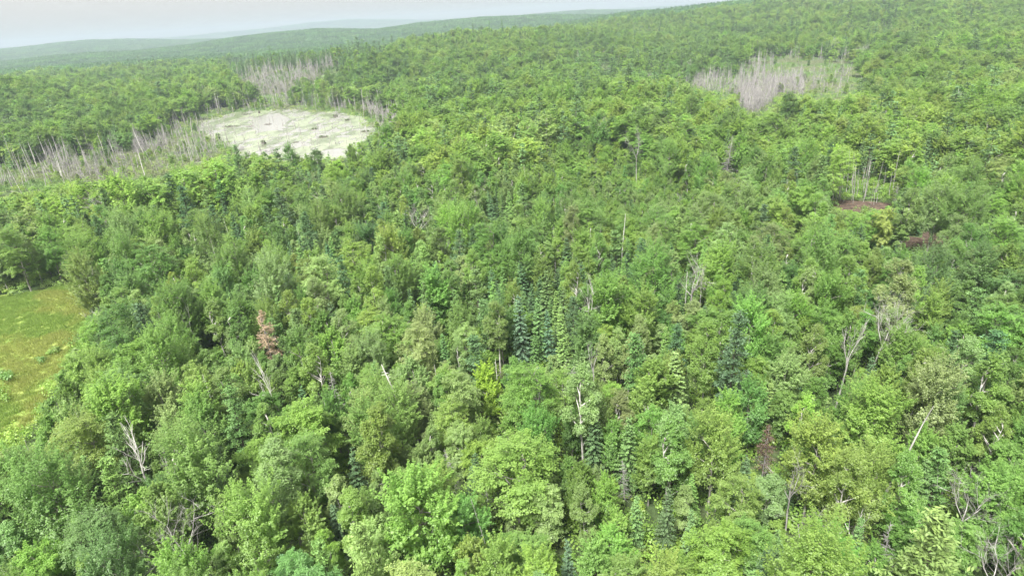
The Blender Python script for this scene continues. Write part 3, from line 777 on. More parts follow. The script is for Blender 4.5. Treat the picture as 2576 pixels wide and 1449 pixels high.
for h in HERO:
    kind, px, py, H, st, tn, vis, lean, var, lab = h
    q = top_at(px, py, H)
    if 'skyline' in lab:                      # stands on the crest of the middle hill
        d_ = ray(px, py); q = CAM + d_ * (970.0 / math.hypot(d_[0], d_[1])); H = float(q[2] - height(q[0], q[1]))
    if q is None: continue
    pr = PROTO[kind][var]
    x, y = q[0], q[1]; z = float(height(x, y)) - 0.15
    TREES.append(dict(kind=kind, var=var, x=x, y=y, z=z, H=H, s=H / pr[2], w=st * H / pr[2], rot=random.uniform(0, 6.28) if lean == 0 else 0.0, lean=lean, tint=tn, label=lab, hero=True))
    dist = math.sqrt(x * x + y * y + (CAM_H - z - H) ** 2)
    hw = pr[3] * st * (H / pr[2]) / 2 * FOC / dist
    if 'skyline' not in lab: hero_box.append((px - hw * 0.8, px + hw * 0.8, py - 4, py + vis, dist))

def ok_open(x, y, z, H, margin=True):
    bad = np.zeros(np.shape(x), bool)
    for f in (0.0, 0.35, 0.7, 0.93):
        px, py, _ = proj(x, y, z + H * f)
        edge = 0
        wx, wy = (fbm(x / 17, y / 17, 2) - 0.5), (fbm(x / 13 + 50, y / 13, 2) - 0.5)
        for p in OPEN:
            k_ = 0.2 if p in (MEADOW, CLEAR_A, CLEAR_B) else 1.0
            bad |= in_poly(px + 110 * wx * k_, py + 34 * wy * k_, p)
        bad |= in_poly(px + 50 * wx, py + 22 * wy, POND) | (in_poly(px, py, POND) & (py < 350))
    for p in (W_POND, W_MEADOW): bad |= in_poly(x, y, p)
    return ~bad
def ok_hero(x, y, z, H, w):
    bad = np.zeros(np.shape(x), bool)
    px, py, dz = proj(x, y, z + H)
    pyb = proj(x, y, z + H * 0.25)[1]
    d = np.sqrt(x ** 2 + y ** 2 + (CAM_H - z - H) ** 2)
    hw = w / 2 * FOC / d
    for x0, x1, y0, y1, dist in hero_box:
        bad |= (px + hw * 0.8 > x0) & (px - hw * 0.8 < x1) & (pyb > y0) & (py < y1) & (d < dist)
    return ~bad

# dart throwing, nearest zone
r = np.random.default_rng(21)
cell = 10.0; grid = {}
def free(x, y, rad):
    cx, cy_ = int(x // cell), int(y // cell)
    for i in (-1, 0, 1):
        for j in (-1, 0, 1):
            for (a, b, c) in grid.get((cx + i, cy_ + j), ()):
                if (a - x) ** 2 + (b - y) ** 2 < ((rad + c) * 0.5) ** 2: return False
    return True
def put(x, y, rad): grid.setdefault((int(x // cell), int(y // cell)), []).append((x, y, rad))
for t in TREES: put(t['x'], t['y'], PROTO[t['kind']][t['var']][3] * t['w'] * 0.55)
NEAR_R = 215.0
nc = 34000
az = np.radians(r.uniform(-62, 60, nc)); rad_ = np.sqrt(r.uniform(16 ** 2, NEAR_R ** 2, nc))
X, Y = rad_ * np.sin(az), rad_ * np.cos(az)
Z = height(X, Y)
con_f = fbm(X / 28 + 11, Y / 28 + 3, 2)
def pick_kind(cf, u):
    if cf > 0.66: return 'spruce_tree' if u < 0.5 else 'cedar_tree' if u < 0.55 else 'pine_tree' if u < 0.68 else 'birch_tree' if u < 0.85 else 'maple_tree'
    if cf < 0.40: return 'maple_tree' if u < 0.52 else 'beech_tree' if u < 0.85 else 'birch_tree' if u < 0.98 else 'spruce_tree'
    return 'maple_tree' if u < 0.28 else 'beech_tree' if u < 0.5 else 'birch_tree' if u < 0.77 else 'spruce_tree' if u < 0.82 else 'cedar_tree' if u < 0.84 else 'pine_tree' if u < 0.94 else 'maple_tree'
kinds = [('dead_tree' if r.uniform() < 0.022 else pick_kind(con_f[i], r.uniform())) for i in range(nc)]
vars_ = [int(r.integers(4 if k == 'spruce_tree' else len(PROTO[k]))) for k in kinds]
S_ = r.uniform(0.76, 1.2, nc) * np.where(np.arange(nc) < nc * 0.5, 0.92, 0.75) * np.where(np.arange(nc) > nc * 0.85, 0.8, 1)
H_ = np.array([PROTO[k][v][2] for k, v in zip(kinds, vars_)]) * S_
Cr = np.array([PROTO[k][v][3] for k, v in zip(kinds, vars_)])
W_s = S_ * r.uniform(0.8, 1.12, nc)
tx, ty, tz_ = proj(X, Y, Z + H_)
br_ = in_poly(tx, ty, BRUSH)
S_ = np.where(br_, S_ * 0.45, S_); W_s = np.where(br_, W_s * 0.5, W_s); H_ = np.where(br_, H_ * 0.45, H_)
OKV = ok_open(X, Y, Z, H_) & ok_hero(X, Y, Z, H_, Cr * W_s) & (tx > -500) & (tx < IW + 500) & (ty < IH + 500) & (tz_ > 0)
for i in np.nonzero(OKV)[0]:
    x, y, z = X[i], Y[i], float(Z[i])
    kind, var = kinds[i], vars_[i]
    rad2 = Cr[i] * W_s[i] * (0.76 if kind != 'dead_tree' else 0.8)
    if not free(x, y, rad2): continue
    put(x, y, rad2)
    TREES.append(dict(kind=kind, var=var, x=x, y=y, z=z - 0.15, H=H_[i], s=S_[i], w=W_s[i], rot=r.uniform(0, 6.28), lean=r.normal(0, 0.03), tint=None if kind == 'dead_tree' else pick_tint(kind, x, y, r), hero=False))

# snags of the bogs, drowned trees standing in water or marsh
SN = []
def snags(poly, n, hmin, hmax, kinds, seed, mult=1.3):
    n = int(n * mult)
    r = np.random.default_rng(seed)
    P = np.array(poly); lo, hi = P.min(0), P.max(0)
    k = 0; tries = 0
    while k < n and tries < n * 30:
        tries += 1
        px, py = r.uniform(lo, hi)
        if not in_poly(np.array([px]), np.array([py]), poly)[0]: continue
        q = march(px, py)
        if q is None: continue
        H = hmin * 0.8 + (hmax * 1.12 - hmin * 0.8) * r.uniform() ** 1.4; H *= 1 if r.uniform() < 0.65 else r.uniform(0.25, 0.6); kd = kinds[int(r.integers(len(kinds)))]
        var = kd
        pr = PROTO['dead_tree'][var]
        SN.append(dict(kind='dead_tree', var=var, x=q[0], y=q[1], z=float(height(q[0], q[1])) - 0.1, H=H, s=H / pr[2], w=(1.5 if var < 4 else 1.2) * r.uniform(0.6, 1.3), rot=r.uniform(0, 6.28), lean=r.normal(0, 0.05), tint=None, hero=False))
        k += 1
PO, TW = [0, 1, 2, 3], [4, 5, 6]
snags([(470, 262), (560, 250), (640, 262), (760, 262), (900, 266), (985, 280), (1010, 300), (960, 300), (890, 288), (760, 275), (600, 284), (510, 300), (470, 310)], 130, 9, 16, PO * 3 + TW, 31)
snags([(930, 262), (1010, 285), (1045, 300), (1010, 318), (950, 325), (930, 300)], 70, 8, 14, TW * 2 + PO, 32)
snags([(770, 262), (900, 266), (930, 285), (800, 275)], 20, 10, 15, TW, 33)
snags([(450, 300), (510, 320), (580, 370), (560, 400), (450, 420), (430, 360)], 110, 8, 15, PO * 2 + TW, 34)
snags([(120, 415), (220, 405), (330, 402), (320, 455), (200, 466), (150, 462)], 60, 8, 15, TW * 3 + PO, 35)
snags([(330, 375), (420, 362), (430, 385), (340, 395)], 50, 9, 14, TW * 2 + PO, 36)
snags([(0, 420), (140, 405), (300, 400), (460, 400), (440, 440), (250, 462), (0, 482)], 80, 6, 14, PO * 3 + TW, 37)
snags([(640, 240), (760, 228), (800, 262), (640, 266)], 60, 9, 14, PO + TW, 47)
snags([(950, 296), (1045, 300), (1020, 330), (950, 350)], 34, 8, 13, PO + TW, 48)
snags([(-20, 430), (160, 405), (200, 440), (60, 476), (-20, 476)], 26, 13, 18, PO, 49)
snags(POND, 95, 4, 11, PO, 38)
snags([(590, 376), (700, 380), (760, 388), (700, 395), (600, 395)], 22, 3, 7, TW + PO, 39)
snags(BOG_B, 420, 8, 14, PO * 2 + TW, 40)
snags([(585, 192), (640, 182), (800, 168), (868, 156), (868, 162), (800, 178), (640, 192)], 60, 10, 16, PO, 41)
snags([(1850, 240), (1910, 205), (2020, 200), (2020, 245), (1960, 240), (1910, 290), (1868, 292)], 480, 8, 13, TW * 2 + PO, 42)
snags([(1700, 222), (1735, 205), (1850, 190), (1880, 160), (1960, 160), (1900, 215), (1850, 245)], 230, 8, 13, TW * 2 + PO, 43)
snags([(1960, 185), (2140, 180), (2150, 225), (2110, 250), (2020, 240)], 100, 6, 12, TW + PO, 44)
snags([(1872, 152), (1990, 142), (2100, 152), (2175, 160), (2170, 166), (1990, 152), (1880, 160)], 75, 9, 14, PO, 45)
snags([(2078, 478), (2250, 474), (2262, 505), (2180, 520), (2095, 506)], 30, 9, 14, PO, 46, 1.3)
for t in SN[-39:]: t['w'] *= 0.55

# keep at most 300 of a kind as single things, those that show largest
def show(t):
    px, py, dz = proj(t['x'], t['y'], t['z'] + t['H'] * 0.7)
    if dz <= 0 or px < -120 or px > IW + 120 or py > IH + 260 or py < -100: return 0
    return t['H'] * t['s'] / dz * (3 if t['hero'] else 1)
ALL = TREES + SN
single, rest = [], []
for kind in PROTO:
    L_ = sorted([t for t in ALL if t['kind'] == kind], key=lambda t: -show(t))
    n_ = min(296, len([t for t in L_ if show(t) > 0]))
    single += L_[:n_]; rest += L_[n_:]

# labels -------------------------------------------------------------------------------------------
KN = {'maple_tree': 'maple', 'beech_tree': 'beech', 'birch_tree': 'birch', 'spruce_tree': 'spruce', 'cedar_tree': 'cedar', 'pine_tree': 'pine', 'dead_tree': 'snag'}
ORD = ['nearest', 'second', 'third', 'fourth', 'fifth', 'sixth', 'seventh', 'eighth', 'ninth', 'tenth', 'eleventh', 'twelfth', 'thirteenth', 'fourteenth', 'fifteenth',
       'sixteenth', 'seventeenth', 'eighteenth', 'nineteenth', 'twentieth']
def ordn(i):
    if i < 20: return ORD[i]
    tens = {2: 'twenty', 3: 'thirty', 4: 'forty', 5: 'fifty', 6: 'sixty'}[min((i + 1) // 10, 6)]
    un = ['', 'first', 'second', 'third', 'fourth', 'fifth', 'sixth', 'seventh', 'eighth', 'ninth'][(i + 1) % 10]
    return tens + ('-' + un if un else 'th' ).replace('tyth', 'tieth') if un else tens[:-1] + 'ieth'
bins = {}
for t in single:
    if t.get('label'): continue
    px, py, _ = proj(t['x'], t['y'], t['z'] + t['H'] * 0.8)
    px, py = float(px), float(py)
    best = min(LAND, key=lambda l: (l[0] - px) ** 2 + ((l[1] - py) * 1.6) ** 2)
    dx, dy = px - best[0], py - best[1]
    a = math.degrees(math.atan2(dy, dx)) % 360
    dr = ['right of', 'below and right of', 'below', 'below and left of', 'left of', 'above and left of', 'above', 'above and right of'][int(((a + 22.5) % 360) // 45)]
    if t['kind'] == 'dead_tree':
        look = {'pole': 'bare grey pole', 'twig': 'twiggy grey', 'fork': 'spreading bare grey', 'bare_fork': 'forked white'}[SNAGK[t['var']]]
    else: look = t['tint']
    size = 'small ' if t['H'] < 9.5 else 'tall ' if t['H'] > 14.5 else ''
    t['bin'] = (best[2], dr, size + look, KN[t['kind']])
    bins.setdefault(t['bin'], []).append((dx * dx + dy * dy, id(t)))
rank = {}
for k, v in bins.items():
    for i, (_, q) in enumerate(sorted(v)): rank[q] = (i, len(v))
for t in single:
    if t.get('label'): continue
    lm, dr, look, kn = t['bin']; i, n_ = rank[id(t)]
    pre = '' if n_ == 1 else ordn(i) + ' ' if i else 'nearest '
    t['label'] = (pre + look + ' ' + kn + ' ' + dr + ' ' + lm).replace('  ', ' ')
GROUP = {'maple_tree': 'maples of the mixed forest', 'beech_tree': 'broad layered trees of the mixed forest', 'birch_tree': 'birches of the mixed forest', 'spruce_tree': 'spruces and firs of the forest',
         'cedar_tree': 'narrow cedars of the forest', 'pine_tree': 'pines of the forest', 'dead_tree': 'dead trees and snags'}
CAT = {k: 'tree' for k in PROTO}; CAT['dead_tree'] = 'dead tree'
cnt = {}
def add_tree(t):
    k = t['kind']; pr = PROTO[k][t['var']]
    o = bpy.data.objects.new(k, None); root_col.objects.link(o)
    o.empty_display_size = 0.5
    o.location = (float(t['x']), float(t['y']), t['z']); o.rotation_euler = (0, float(t['lean']), 0) if t['hero'] else (float(t['lean']), float(t['lean']) * 0.6, float(t['rot']))
    o.scale = (t['w'], t['w'], t['s'])
    o['label'] = t['label']; o['category'] = CAT[k]; o['group'] = GROUP[k]
    a = bpy.data.objects.new('trunk', pr[0]); b = bpy.data.objects.new('crown', pr[1])
    for c in (a, b):
        root_col.objects.link(c); c.parent = o
    tn = vary(TINTS[t['tint']], rt, 0.0 if t['hero'] else 0.09) if t['tint'] else np.array([0.3, 0.28, 0.27])
    b['tint'] = [float(v) for v in tn]
rt = np.random.default_rng(99)
for t in single: add_tree(t)
print('singles', len(single), {k: len([t for t in single if t['kind'] == k]) for k in PROTO}, 'rest', len(rest))

# ------------------------------------------------------------------ the rest of the forest, uncountable
MID = []
MID_OF = {}
def regm(kind, me, H, Wc): MID_OF.setdefault(kind, []).append((len(MID), H, Wc)); MID.append(me)
for i in range(5): H, W_ = [15, 13, 16, 12, 14][i], [6.2, 5.0, 7.0, 4.4, 5.6][i]; regm('maple_tree', merged(*broadleaf(110 + i, H, W_, 'finger', 0.36, 0.38), M_BARK, M_LEAF, 'm'), H, W_)
for i in range(5): H, W_ = [14, 13, 15, 12, 14][i], [7.0, 5.6, 7.4, 4.8, 6.4][i]; regm('beech_tree', merged(*broadleaf(210 + i, H, W_, 'layer', 0.36, 0.38), M_BARK, M_LEAF, 'm'), H, W_)
for i in range(4): H, W_ = [14, 12, 15, 13][i], [4.6, 4.0, 5.0, 3.8][i]; regm('birch_tree', merged(*broadleaf(310 + i, H, W_, 'puff', 0.3, 0.36, 0.36), M_BIRCH, M_LEAF, 'm'), H, W_)
for i in range(4): H, W_ = [13, 11, 14, 10][i], [4.2, 3.8, 4.4, 3.4][i]; regm('spruce_tree', merged(*conifer(410 + i, H, W_, 0.4), M_DARKBARK, M_NEEDLE, 'm'), H, W_)
for i in range(2): H, W_ = [11, 12][i], [3.0, 3.2][i]; regm('cedar_tree', merged(*conifer(460 + i, H, W_, 0.4, droop=0.05), M_BARK, M_NEEDLE, 'm'), H, W_)
for i in range(3): H, W_ = [18, 16, 20][i], [6.6, 6.0, 7.0][i]; regm('pine_tree', merged(*conifer(510 + i, H, W_, 0.4, base=0.2, leafL=0.75, pine=True), M_DARKBARK, M_NEEDLE, 'm'), H, W_)
for i, pr in enumerate(PROTO['dead_tree']):
    g = snag(600 + i, pr[2], SNAGK[i]); regm('dead_tree', merged(*g, M_DEAD, M_DEAD if SNAGK[i] != 'twig' else M_DEADTWIG, 'm'), pr[2], pr[3])

r = np.random.default_rng(55)
def scatter(r0, r1, sp, azw, seed):
    rg = np.random.default_rng(seed)
    a = 0.37; n_ = int(2 * r1 / sp) + 2
    i, j = np.meshgrid(np.arange(-n_, n_), np.arange(-n_, n_), indexing='ij')
    x = (i + 0.5 * (j % 2)) * sp; y = j * sp * 0.9
    x = x + rg.uniform(-0.46, 0.46, x.shape) * sp; y = y + rg.uniform(-0.46, 0.46, y.shape) * sp
    x, y = x * math.cos(a) - y * math.sin(a), x * math.sin(a) + y * math.cos(a)
    x, y = x.ravel(), y.ravel(); rr_ = np.hypot(x, y)
    m = (rr_ >= r0) & (rr_ < r1) & (np.abs(np.degrees(np.arctan2(x, y))) < azw)
    return x[m], y[m]
TK = list(TINTS)
PX, PI_, PR, PS, PT = [], [], [], [], []
DARK_BAND = [(560, 185), (600, 120), (980, 95), (1000, 125), (900, 170), (640, 190)]
def species(x, y, z, rg, far):
    px, py, _ = proj(x, y, z + 10)
    n_ = len(x); u = rg.uniform(size=n_)
    cf = fbm(x / 45 + 11, y / 45 + 3, 2)
    k = np.where(u < 0.40, 0, np.where(u < 0.70, 1, np.where(u < 0.84, 2, np.where(u < 0.93, 3, np.where(u < 0.97, 4, 5)))))
    con = cf > 0.66
    k = np.where(con & (u < 0.5), 3, k); k = np.where(con & (u > 0.93), 5, k)
    band = in_poly(px, py, DARK_BAND)
    k = np.where(band & (u < 0.75), 3, k)
    mid = in_poly(px, py, [(1350, 100), (1600, 120), (1900, 150), (1850, 240), (1650, 250), (1450, 240)])
    k = np.where(mid & (u < 0.35), 3, k)
    return k, band | con
KS = ['maple_tree', 'beech_tree', 'birch_tree', 'spruce_tree', 'cedar_tree', 'pine_tree', 'dead_tree']
tint_tab = {k: np.array(TINTS[k]) for k in TINTS}
def mass_tint(k, x, y, rg):
    n_ = len(x); a = fbm(x / 40 + 3, y / 40, 2); b = fbm(x / 160 + 40, y / 160 + 7, 2); u = rg.uniform(size=n_)
    v = a * 0.45 + u * 0.5 + (b - 0.5) * 0.4 + 0.02
    names = ['blue-green', 'dark green', 'green', 'bright green', 'yellow-green', 'pale green', 'olive']
    cut = np.array([0.24, 0.31, 0.52, 0.66, 0.79, 0.9])
    T = np.array([TINTS[q] for q in names])[np.searchsorted(cut, v)]
    cn = (k == 3) | (k == 5)
    T = np.where(cn[:, None], np.array(TINTS['fir green']) * (0.95 + 0.45 * (u[:, None] > 0.6)), T)
    ce = k == 4; T = np.where(ce[:, None], np.array(TINTS['olive']), T)
    T = T * rg.normal(1, 0.10, (n_, 1)) * rg.normal(1, 0.03, (n_, 3))
    return np.clip(T * np.array([1.18, 1.12, 1.0]), 0.015, 0.55)
near_pts = np.array([[t['x'], t['y']] for t in TREES])
for r0, r1, sp, seed in ((NEAR_R - 4, 420, 4.6, 61), (420, 800, 5.7, 62), (800, 1350, 7.0, 63)):
    x, y = scatter(r0, r1, sp, 56, seed); rg = np.random.default_rng(seed)
    z = height(x, y)
    k, con = species(x, y, z, rg, r1 > 500)
    mi = np.zeros(len(x), int); H = np.zeros(len(x)); W_ = np.zeros(len(x))
    for q in range(6):
        opt = MID_OF[KS[q]]; c = rg.integers(0, len(opt), len(x)); s = k == q
        mi[s] = np.array([o[0] for o in opt])[c[s]]; H[s] = np.array([o[1] for o in opt])[c[s]]; W_[s] = np.array([o[2] for o in opt])[c[s]]
    s = rg.uniform(0.72, 1.25, len(x)); s = np.where(rg.uniform(size=len(x)) < 0.25, s * 0.72, s)
    s = s * (0.68 + 0.62 * fbm(x / 55, y / 55, 2))
    px, py, _ = proj(x, y, z + H * s)
    s = np.where(in_poly(px, py, BRUSH), s * 0.5, s)
    ok = ok_open(x, y, z, H * s) & ok_hero(x, y, z, H * s, W_ * s) & (px > -260) & (px < IW + 260)
    for hx, hy in near_pts[:len(hero_box)]: ok &= (x - hx) ** 2 + (y - hy) ** 2 > 9
    x, y, z, k, mi, s = x[ok], y[ok], z[ok], k[ok], mi[ok], s[ok]
    n_ = len(x)
    PX.append(np.column_stack([x, y, z - 0.2])); PI_.append(mi)
    PR.append(np.column_stack([rg.normal(0, 0.03, n_), rg.normal(0, 0.03, n_), rg.uniform(0, 6.28, n_)]))
    w = s * rg.uniform(0.85, 1.35, n_) * (1.08 if r0 < 400 else 1.25); PS.append(np.column_stack([w, w, s])); PT.append(mass_tint(k, x, y, rg))
rg = np.random.default_rng(404)
for poly_, n_b in ((W_BOG_A, 420), (W_BOG_B, 110), (W_BOG_C, 150)):
    q = sample_poly(poly_, n_b, rg); q = q[~in_poly(q[:, 0], q[:, 1], W_POND)]
    kk = rg.choice(np.array([o[0] for o in MID_OF['cedar_tree'] + MID_OF['spruce_tree'] + MID_OF['birch_tree'] + MID_OF['maple_tree']]), len(q))
    f = rg.uniform(0.22, 0.5, len(q)); zz = height(q[:, 0], q[:, 1])
    PX.append(np.column_stack([q, zz])); PI_.append(kk); PR.append(np.column_stack([np.zeros((len(q), 2)), rg.uniform(0, 6, len(q))]))
    PS.append(np.column_stack([f * 1.3, f * 1.3, f])); PT.append(mass_tint(np.zeros(len(q), int), q[:, 0], q[:, 1], rg))
for t in rest:
    if t['kind'] == 'dead_tree': continue
    opt = MID_OF[t['kind']][t['var'] % len(MID_OF[t['kind']])]
    f = t['H'] / opt[1]
    PX.append(np.array([[t['x'], t['y'], t['z']]])); PI_.append(np.array([opt[0]])); PR.append(np.array([[0, 0, t['rot']]])); PS.append(np.array([[f, f, f]]))
    PT.append(np.array([TINTS[t['tint']]]))
gn_mass('forest', MID, np.concatenate(PX), np.concatenate(PI_), np.concatenate(PR), np.concatenate(PS), np.concatenate(PT), 'mixed green forest running back to the hills')
print('forest', sum(map(len, PX)))
# dead stands beyond the single snags
D = [t for t in rest if t['kind'] == 'dead_tree']
x, y = scatter(NEAR_R, 700, 52, 50, 71); z = height(x, y); ok = ok_open(x, y, z, 13)
x, y, z = x[ok], y[ok], z[ok]
P = np.concatenate([np.array([[t['x'], t['y'], t['z']] for t in D]).reshape(-1, 3), np.column_stack([x, y, z])])
iv = np.concatenate([np.array([t['var'] for t in D], int), r.integers(0, 11, len(x))])
S = np.concatenate([np.array([[t['w'], t['w'], t['s']] for t in D]).reshape(-1, 3), np.repeat(r.uniform(0.9, 1.25, (len(x), 1)), 3, 1)])
Rt = np.column_stack([r.normal(0, 0.05, len(P)), r.normal(0, 0.05, len(P)), r.uniform(0, 6.28, len(P))])
base_i = MID_OF['dead_tree'][0][0]
gn_mass('dead_woods', MID[base_i:], P, iv, Rt, S, np.full((len(P), 3), 0.3), 'grey drowned snags standing in the bogs and far woods')

# far canopy, as patches of crowns
def patch(seed, size=44, n=60, con=0.3):
    rg = np.random.default_rng(seed); C = Geo()
    for i in range(n):
        cx, cy_ = rg.uniform(-size / 2, size / 2, 2); lvb = np.clip(rg.normal(0.5, 0.25), 0.05, 0.95)
        if rg.uniform() < con:
            Hh = rg.uniform(11, 17); m_ = 26
            f = rg.uniform(0, 1, m_); a = rg.uniform(0, 6.28, m_); ra = (1 - f) * 2.2
            P = np.column_stack([cx + np.cos(a) * ra, cy_ + np.sin(a) * ra, Hh * (0.3 + 0.7 * f)])
            C.leaves(P, unit(np.column_stack([np.cos(a), np.sin(a), np.full(m_, 0.8)])), 1.8, 1.2, rg, lvb * 0.35)
        else:
            Hh = rg.uniform(9, 14); w = rg.uniform(2.6, 4.4); m_ = 44
            g = unit(rg.normal(size=(m_, 3)) + np.array([0, 0, 0.5]))
            P = np.array([cx, cy_, Hh - w * 0.7]) + g * np.array([w, w, w * 0.85]) * rg.uniform(0.75, 1.08, (m_, 1))
            C.leaves(P, unit(g + rg.normal(size=(m_, 3)) * 0.35 + np.array([0, 0, 0.3])), 2.0, 1.6, rg, np.clip(lvb + rg.normal(0, 0.15, m_), 0, 1))
    return C.mesh('patch', [M_LEAF])
PAT = [patch(800 + i, con=[0.1, 0.3, 0.5, 0.2, 0.4, 0.7][i]) for i in range(6)]
QX, QI, QR, QS, QT = [], [], [], [], []
for r0, r1, sp, sc_, seed in ((1330, 3400, 38, 1.0, 81), (3400, 6200, 60, 1.6, 82), (7600, 9600, 120, 3.0, 83)):
    x, y = scatter(r0, r1, sp, 50, seed); rg = np.random.default_rng(seed); z = height(x, y)
    gx = (height(x + 15, y) - height(x - 15, y)) / 30; gy = (height(x, y + 15) - height(x, y - 15)) / 30
    n_ = len(x); QX.append(np.column_stack([x, y, z - 1.5])); QI.append(rg.integers(0, 6, n_))
    QR.append(np.column_stack([np.arctan(gy), -np.arctan(gx), np.zeros(n_)]))
    QS.append(np.column_stack([np.full(n_, sc_), np.full(n_, sc_), np.full(n_, 0.9 + 0.1 * sc_)])); QT.append(mass_tint(np.zeros(n_, int), x, y, rg) * np.array([0.36, 0.52, 0.74]))  # conifer-dark tint, with the blue of distant haze put into the leaf colour
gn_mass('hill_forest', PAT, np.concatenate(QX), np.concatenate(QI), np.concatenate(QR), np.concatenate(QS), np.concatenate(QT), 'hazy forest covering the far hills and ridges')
print('patches', sum(map(len, QX)))

# undergrowth, marsh and meadow grass
BU = [bush(900 + i, [2.6, 3.2, 2.2, 3.6][i], [1.8, 2.4, 1.5, 2.8][i]).mesh('bush', [M_LEAF]) for i in range(4)]
x1, y1 = scatter(14, 240, 2.6, 62, 91); x2, y2 = scatter(240, 620, 5.0, 52, 92)
x, y = np.concatenate([x1, x2]), np.concatenate([y1, y2]); z = height(x, y)
wpa = np.array(W_POND); wcc = wpa.mean(0); shr = [tuple(wcc + (q - wcc) * 0.90) for q in wpa]
bad = (in_poly(x, y, W_POND) & (fbm(x / 9, y / 12, 2) < 0.52)) | in_poly(x, y, shr)
for p in (W_CA, W_CB): bad |= in_poly(x, y, p)
nm_ = fbm(x / 16 + 9, y / 16, 2)
bad |= in_poly(x, y, W_MEADOW) & ~((nm_ > 0.74) & (r.uniform(size=len(x)) < 0.4))
inbog = np.zeros(len(x), bool)
for p in (W_BOG_A, W_BOG_B, W_BOG_C): inbog |= in_poly(x, y, p)
bad |= inbog & (r.uniform(size=len(x)) < 0.15)
x, y, z, inbog = x[~bad], y[~bad], z[~bad], inbog[~bad]
n_ = len(x); rg = np.random.default_rng(5)
s = rg.uniform(0.6, 1.4, n_) * np.where(inbog, 0.85, 1)
T = mass_tint(np.zeros(n_, int), x, y, rg); T = np.where(inbog[:, None], T * 0.7 + np.array([0.09, 0.09, 0.06]), T)
gn_mass('undergrowth', BU, np.column_stack([x, y, z]), rg.integers(0, 4, n_), np.column_stack([np.zeros((n_, 2)), rg.uniform(0, 6.28, n_)]), np.column_stack([s, s, s]), T, 'leafy undergrowth and low shrubs between the trees')
TU = [tuft(950 + i).mesh('tuft', [M_GRASS]) for i in range(3)] + [tuft(960 + i, 60, 1.4, 2.6, 0.22).mesh('tuft', [M_GRASS]) for i in range(2)]
gm = sample_poly(W_MEADOW, 7000, rg)
gm = gm[(np.hypot(gm[:, 0], gm[:, 1]) < 260)]
n_ = len(gm); nz = fbm(gm[:, 0] / 9, gm[:, 1] / 9, 3)[:, None]
T = np.array([0.21, 0.31, 0.075]) * (1 - sstep(0.4, 0.6, nz)) + np.array([0.29, 0.33, 0.10]) * sstep(0.4, 0.6, nz)
s = rg.uniform(0.5, 1.0, n_)
gn_mass('meadow_grass', TU[:3], np.column_stack([gm, height(gm[:, 0], gm[:, 1])]), rg.integers(0, 3, n_), np.column_stack([np.zeros((n_, 2)), rg.uniform(0, 6.28, n_)]), np.column_stack([s, s, s]), T, 'yellow-green sedge grass of the meadow')
gs = np.concatenate([sample_poly(W_BOG_A, 9000, rg), sample_poly(W_BOG_B, 4000, rg), sample_poly(W_BOG_C, 8000, rg)])
gs = gs[~in_poly(gs[:, 0], gs[:, 1], W_POND)]
n_ = len(gs); nz = fbm(gs[:, 0] / 25, gs[:, 1] / 25, 3)[:, None]
T = np.array([0.22, 0.25, 0.15]) * (1 - sstep(0.4, 0.6, nz)) + np.array([0.17, 0.27, 0.10]) * sstep(0.4, 0.6, nz)
s = rg.uniform(0.6, 1.3, n_)
gn_mass('marsh_grass', TU[3:], np.column_stack([gs, height(gs[:, 0], gs[:, 1])]), rg.integers(0, 2, n_), np.column_stack([np.zeros((n_, 2)), rg.uniform(0, 6.28, n_)]), np.column_stack([s, s, s]), T, 'pale sedge and marsh grass of the bogs')

# low dark islands of sedge and mud in the pond
M_MUD = ground_material('wet_peat', ((0.05, 0.045, 0.04), (0.13, 0.12, 0.10), (0.09, 0.08, 0.07)), 1.5, 4.0)
HUM = [(674, 315, 6.0, 0.5, 'broad grey-brown mud bar in the open water of the lily pond', 0), (629, 320, 5.5, 0.4, 'dull peat bar left of the open water in the lily pond', 0),
       (578, 321, 14.0, 0.3, 'long thin dark bar near the left shore of the lily pond', 1), (622, 290, 10.0, 0.5, 'dark bank at the far left shore of the lily pond', 1),
       (653, 287, 1.8, 2.6, 'upright black stump at the far edge of the lily pond', 0), (874, 305, 5.0, 0.6, 'dark peat islet near the far right shore of the lily pond', 1),
       (844, 296, 3.2, 1.6, 'small dark tussock islet at the far shore of the lily pond', 1), (919, 334, 6.0, 0.7, 'dark islet at the right end of the lily pond', 1),
       (663, 364, 3.2, 2.2, 'dark shrubby islet near the front shore of the lily pond', 1), (792, 327, 4.5, 0.6, 'greenish sedge islet in the middle of the lily pads', 1),
       (814, 347, 8.0, 0.4, 'long flat sedge islet among the lily pads toward the front', 1), (745, 360, 4.0, 0.4, 'small peat islet close to the front shore of the lily pond', 0)]
rg = np.random.default_rng(17)
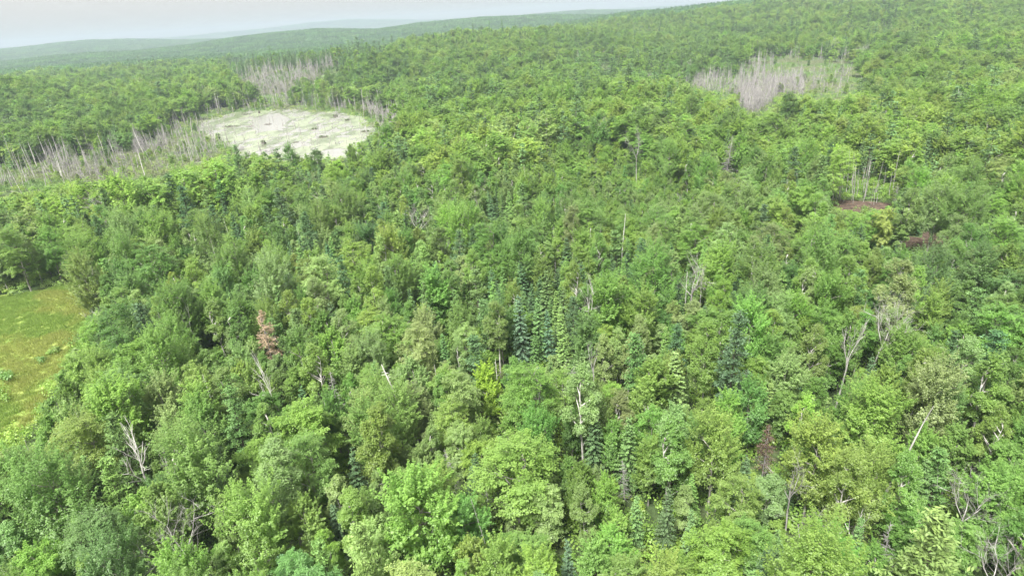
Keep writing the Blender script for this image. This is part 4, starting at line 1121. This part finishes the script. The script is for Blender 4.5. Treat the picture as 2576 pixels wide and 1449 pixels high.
for hx, hy, wd, hh, lab, gr in HUM:
    q = march(hx, hy); k = 16; V, Fc = [(0, 0, hh)], []
    jj = rg.uniform(0.6, 1.25, k)
    for ring, (fr, zf) in enumerate(((0.35, 0.85), (0.75, 0.45), (1.0, -0.3))):
        for i in range(k):
            a = i * 2 * math.pi / k; rr_ = wd / 2 * fr * jj[i] * rg.uniform(0.9, 1.1)
            V.append((math.cos(a) * rr_, math.sin(a) * rr_ * (0.7 if hh < 1 else 1.0), hh * zf * rg.uniform(0.8, 1.2) if zf > 0 else -0.2))
    for i in range(k):
        j = (i + 1) % k
        Fc.append((0, 1 + i, 1 + j))
        for g_ in range(2): Fc.append((1 + g_ * k + i, 1 + (g_ + 1) * k + i, 1 + (g_ + 1) * k + j, 1 + g_ * k + j))
    me = bpy.data.meshes.new('islet'); me.from_pydata(V, [], Fc); me.materials.append(M_MUD)
    nm = 'tree_stump' if hh > 2.5 else 'islet'
    o = bpy.data.objects.new(nm, me); root_col.objects.link(o); o.location = (q[0], q[1], WATER_Z)
    o['label'] = lab; o['category'] = 'stump' if nm == 'tree_stump' else 'islet'
    if nm == 'islet': o['group'] = 'dark islets in the pond'
    if gr:
        n_ = 60; a = rg.uniform(0, 6.28, n_); f = rg.uniform(0, 1, n_) ** 0.5 * wd * 0.42
        P = np.column_stack([np.cos(a) * f, np.sin(a) * f * 0.7, np.full(n_, hh * 0.55)])
        Cg = Geo(); Cg.leaves(P + np.array([0, 0, 0.3]), perp(np.tile([[0, 0, 1.0]], (n_, 1)), rg), 0.9, 0.3, rg, rg.uniform(0, 1, n_), axis=np.tile([[0, 0, 1.0]], (n_, 1)) + rg.normal(size=(n_, 3)) * 0.3)
        g2 = bpy.data.objects.new('sedge', Cg.mesh('sedge', [M_GRASS])); root_col.objects.link(g2); g2.parent = o; g2['tint'] = [0.10, 0.15, 0.06]; g2['kind'] = 'stuff'

# ------------------------------------------------------------------ haze
m, nt = mat('haze_air')
pv = N(nt, 'ShaderNodeVolumePrincipled')
pv.inputs['Color'].default_value = (0.43, 0.505, 0.60, 1); pv.inputs['Density'].default_value = 0.00019
pv.inputs['Anisotropy'].default_value = 0.0
o_ = N(nt, 'ShaderNodeOutputMaterial'); nt.links.new(pv.outputs[0], o_.inputs['Volume'])
zb, zt = float(GZ.min()) - 2.0, max(float(GZ.max()) + 40, CAM_H + 30)
B = 10050.0
V = [(sx_ * B, sy_ * B, zz) for zz in (zb, zt) for sx_, sy_ in ((-1, -1), (1, -1), (1, 1), (-1, 1))]
Fs = [(3, 2, 1, 0), (4, 5, 6, 7), (0, 1, 5, 4), (1, 2, 6, 5), (2, 3, 7, 6), (3, 0, 4, 7)]
me = bpy.data.meshes.new('haze'); me.from_pydata(V, [], Fs); me.materials.append(m)
o = bpy.data.objects.new('haze', me); root_col.objects.link(o); o['kind'] = 'stuff'; o['label'] = 'thin blue summer haze over the forest'
print('tris', sum(sum(len(p.vertices) - 2 for p in me.polygons) for me in bpy.data.meshes if me.users and len(me.polygons) < 60000))
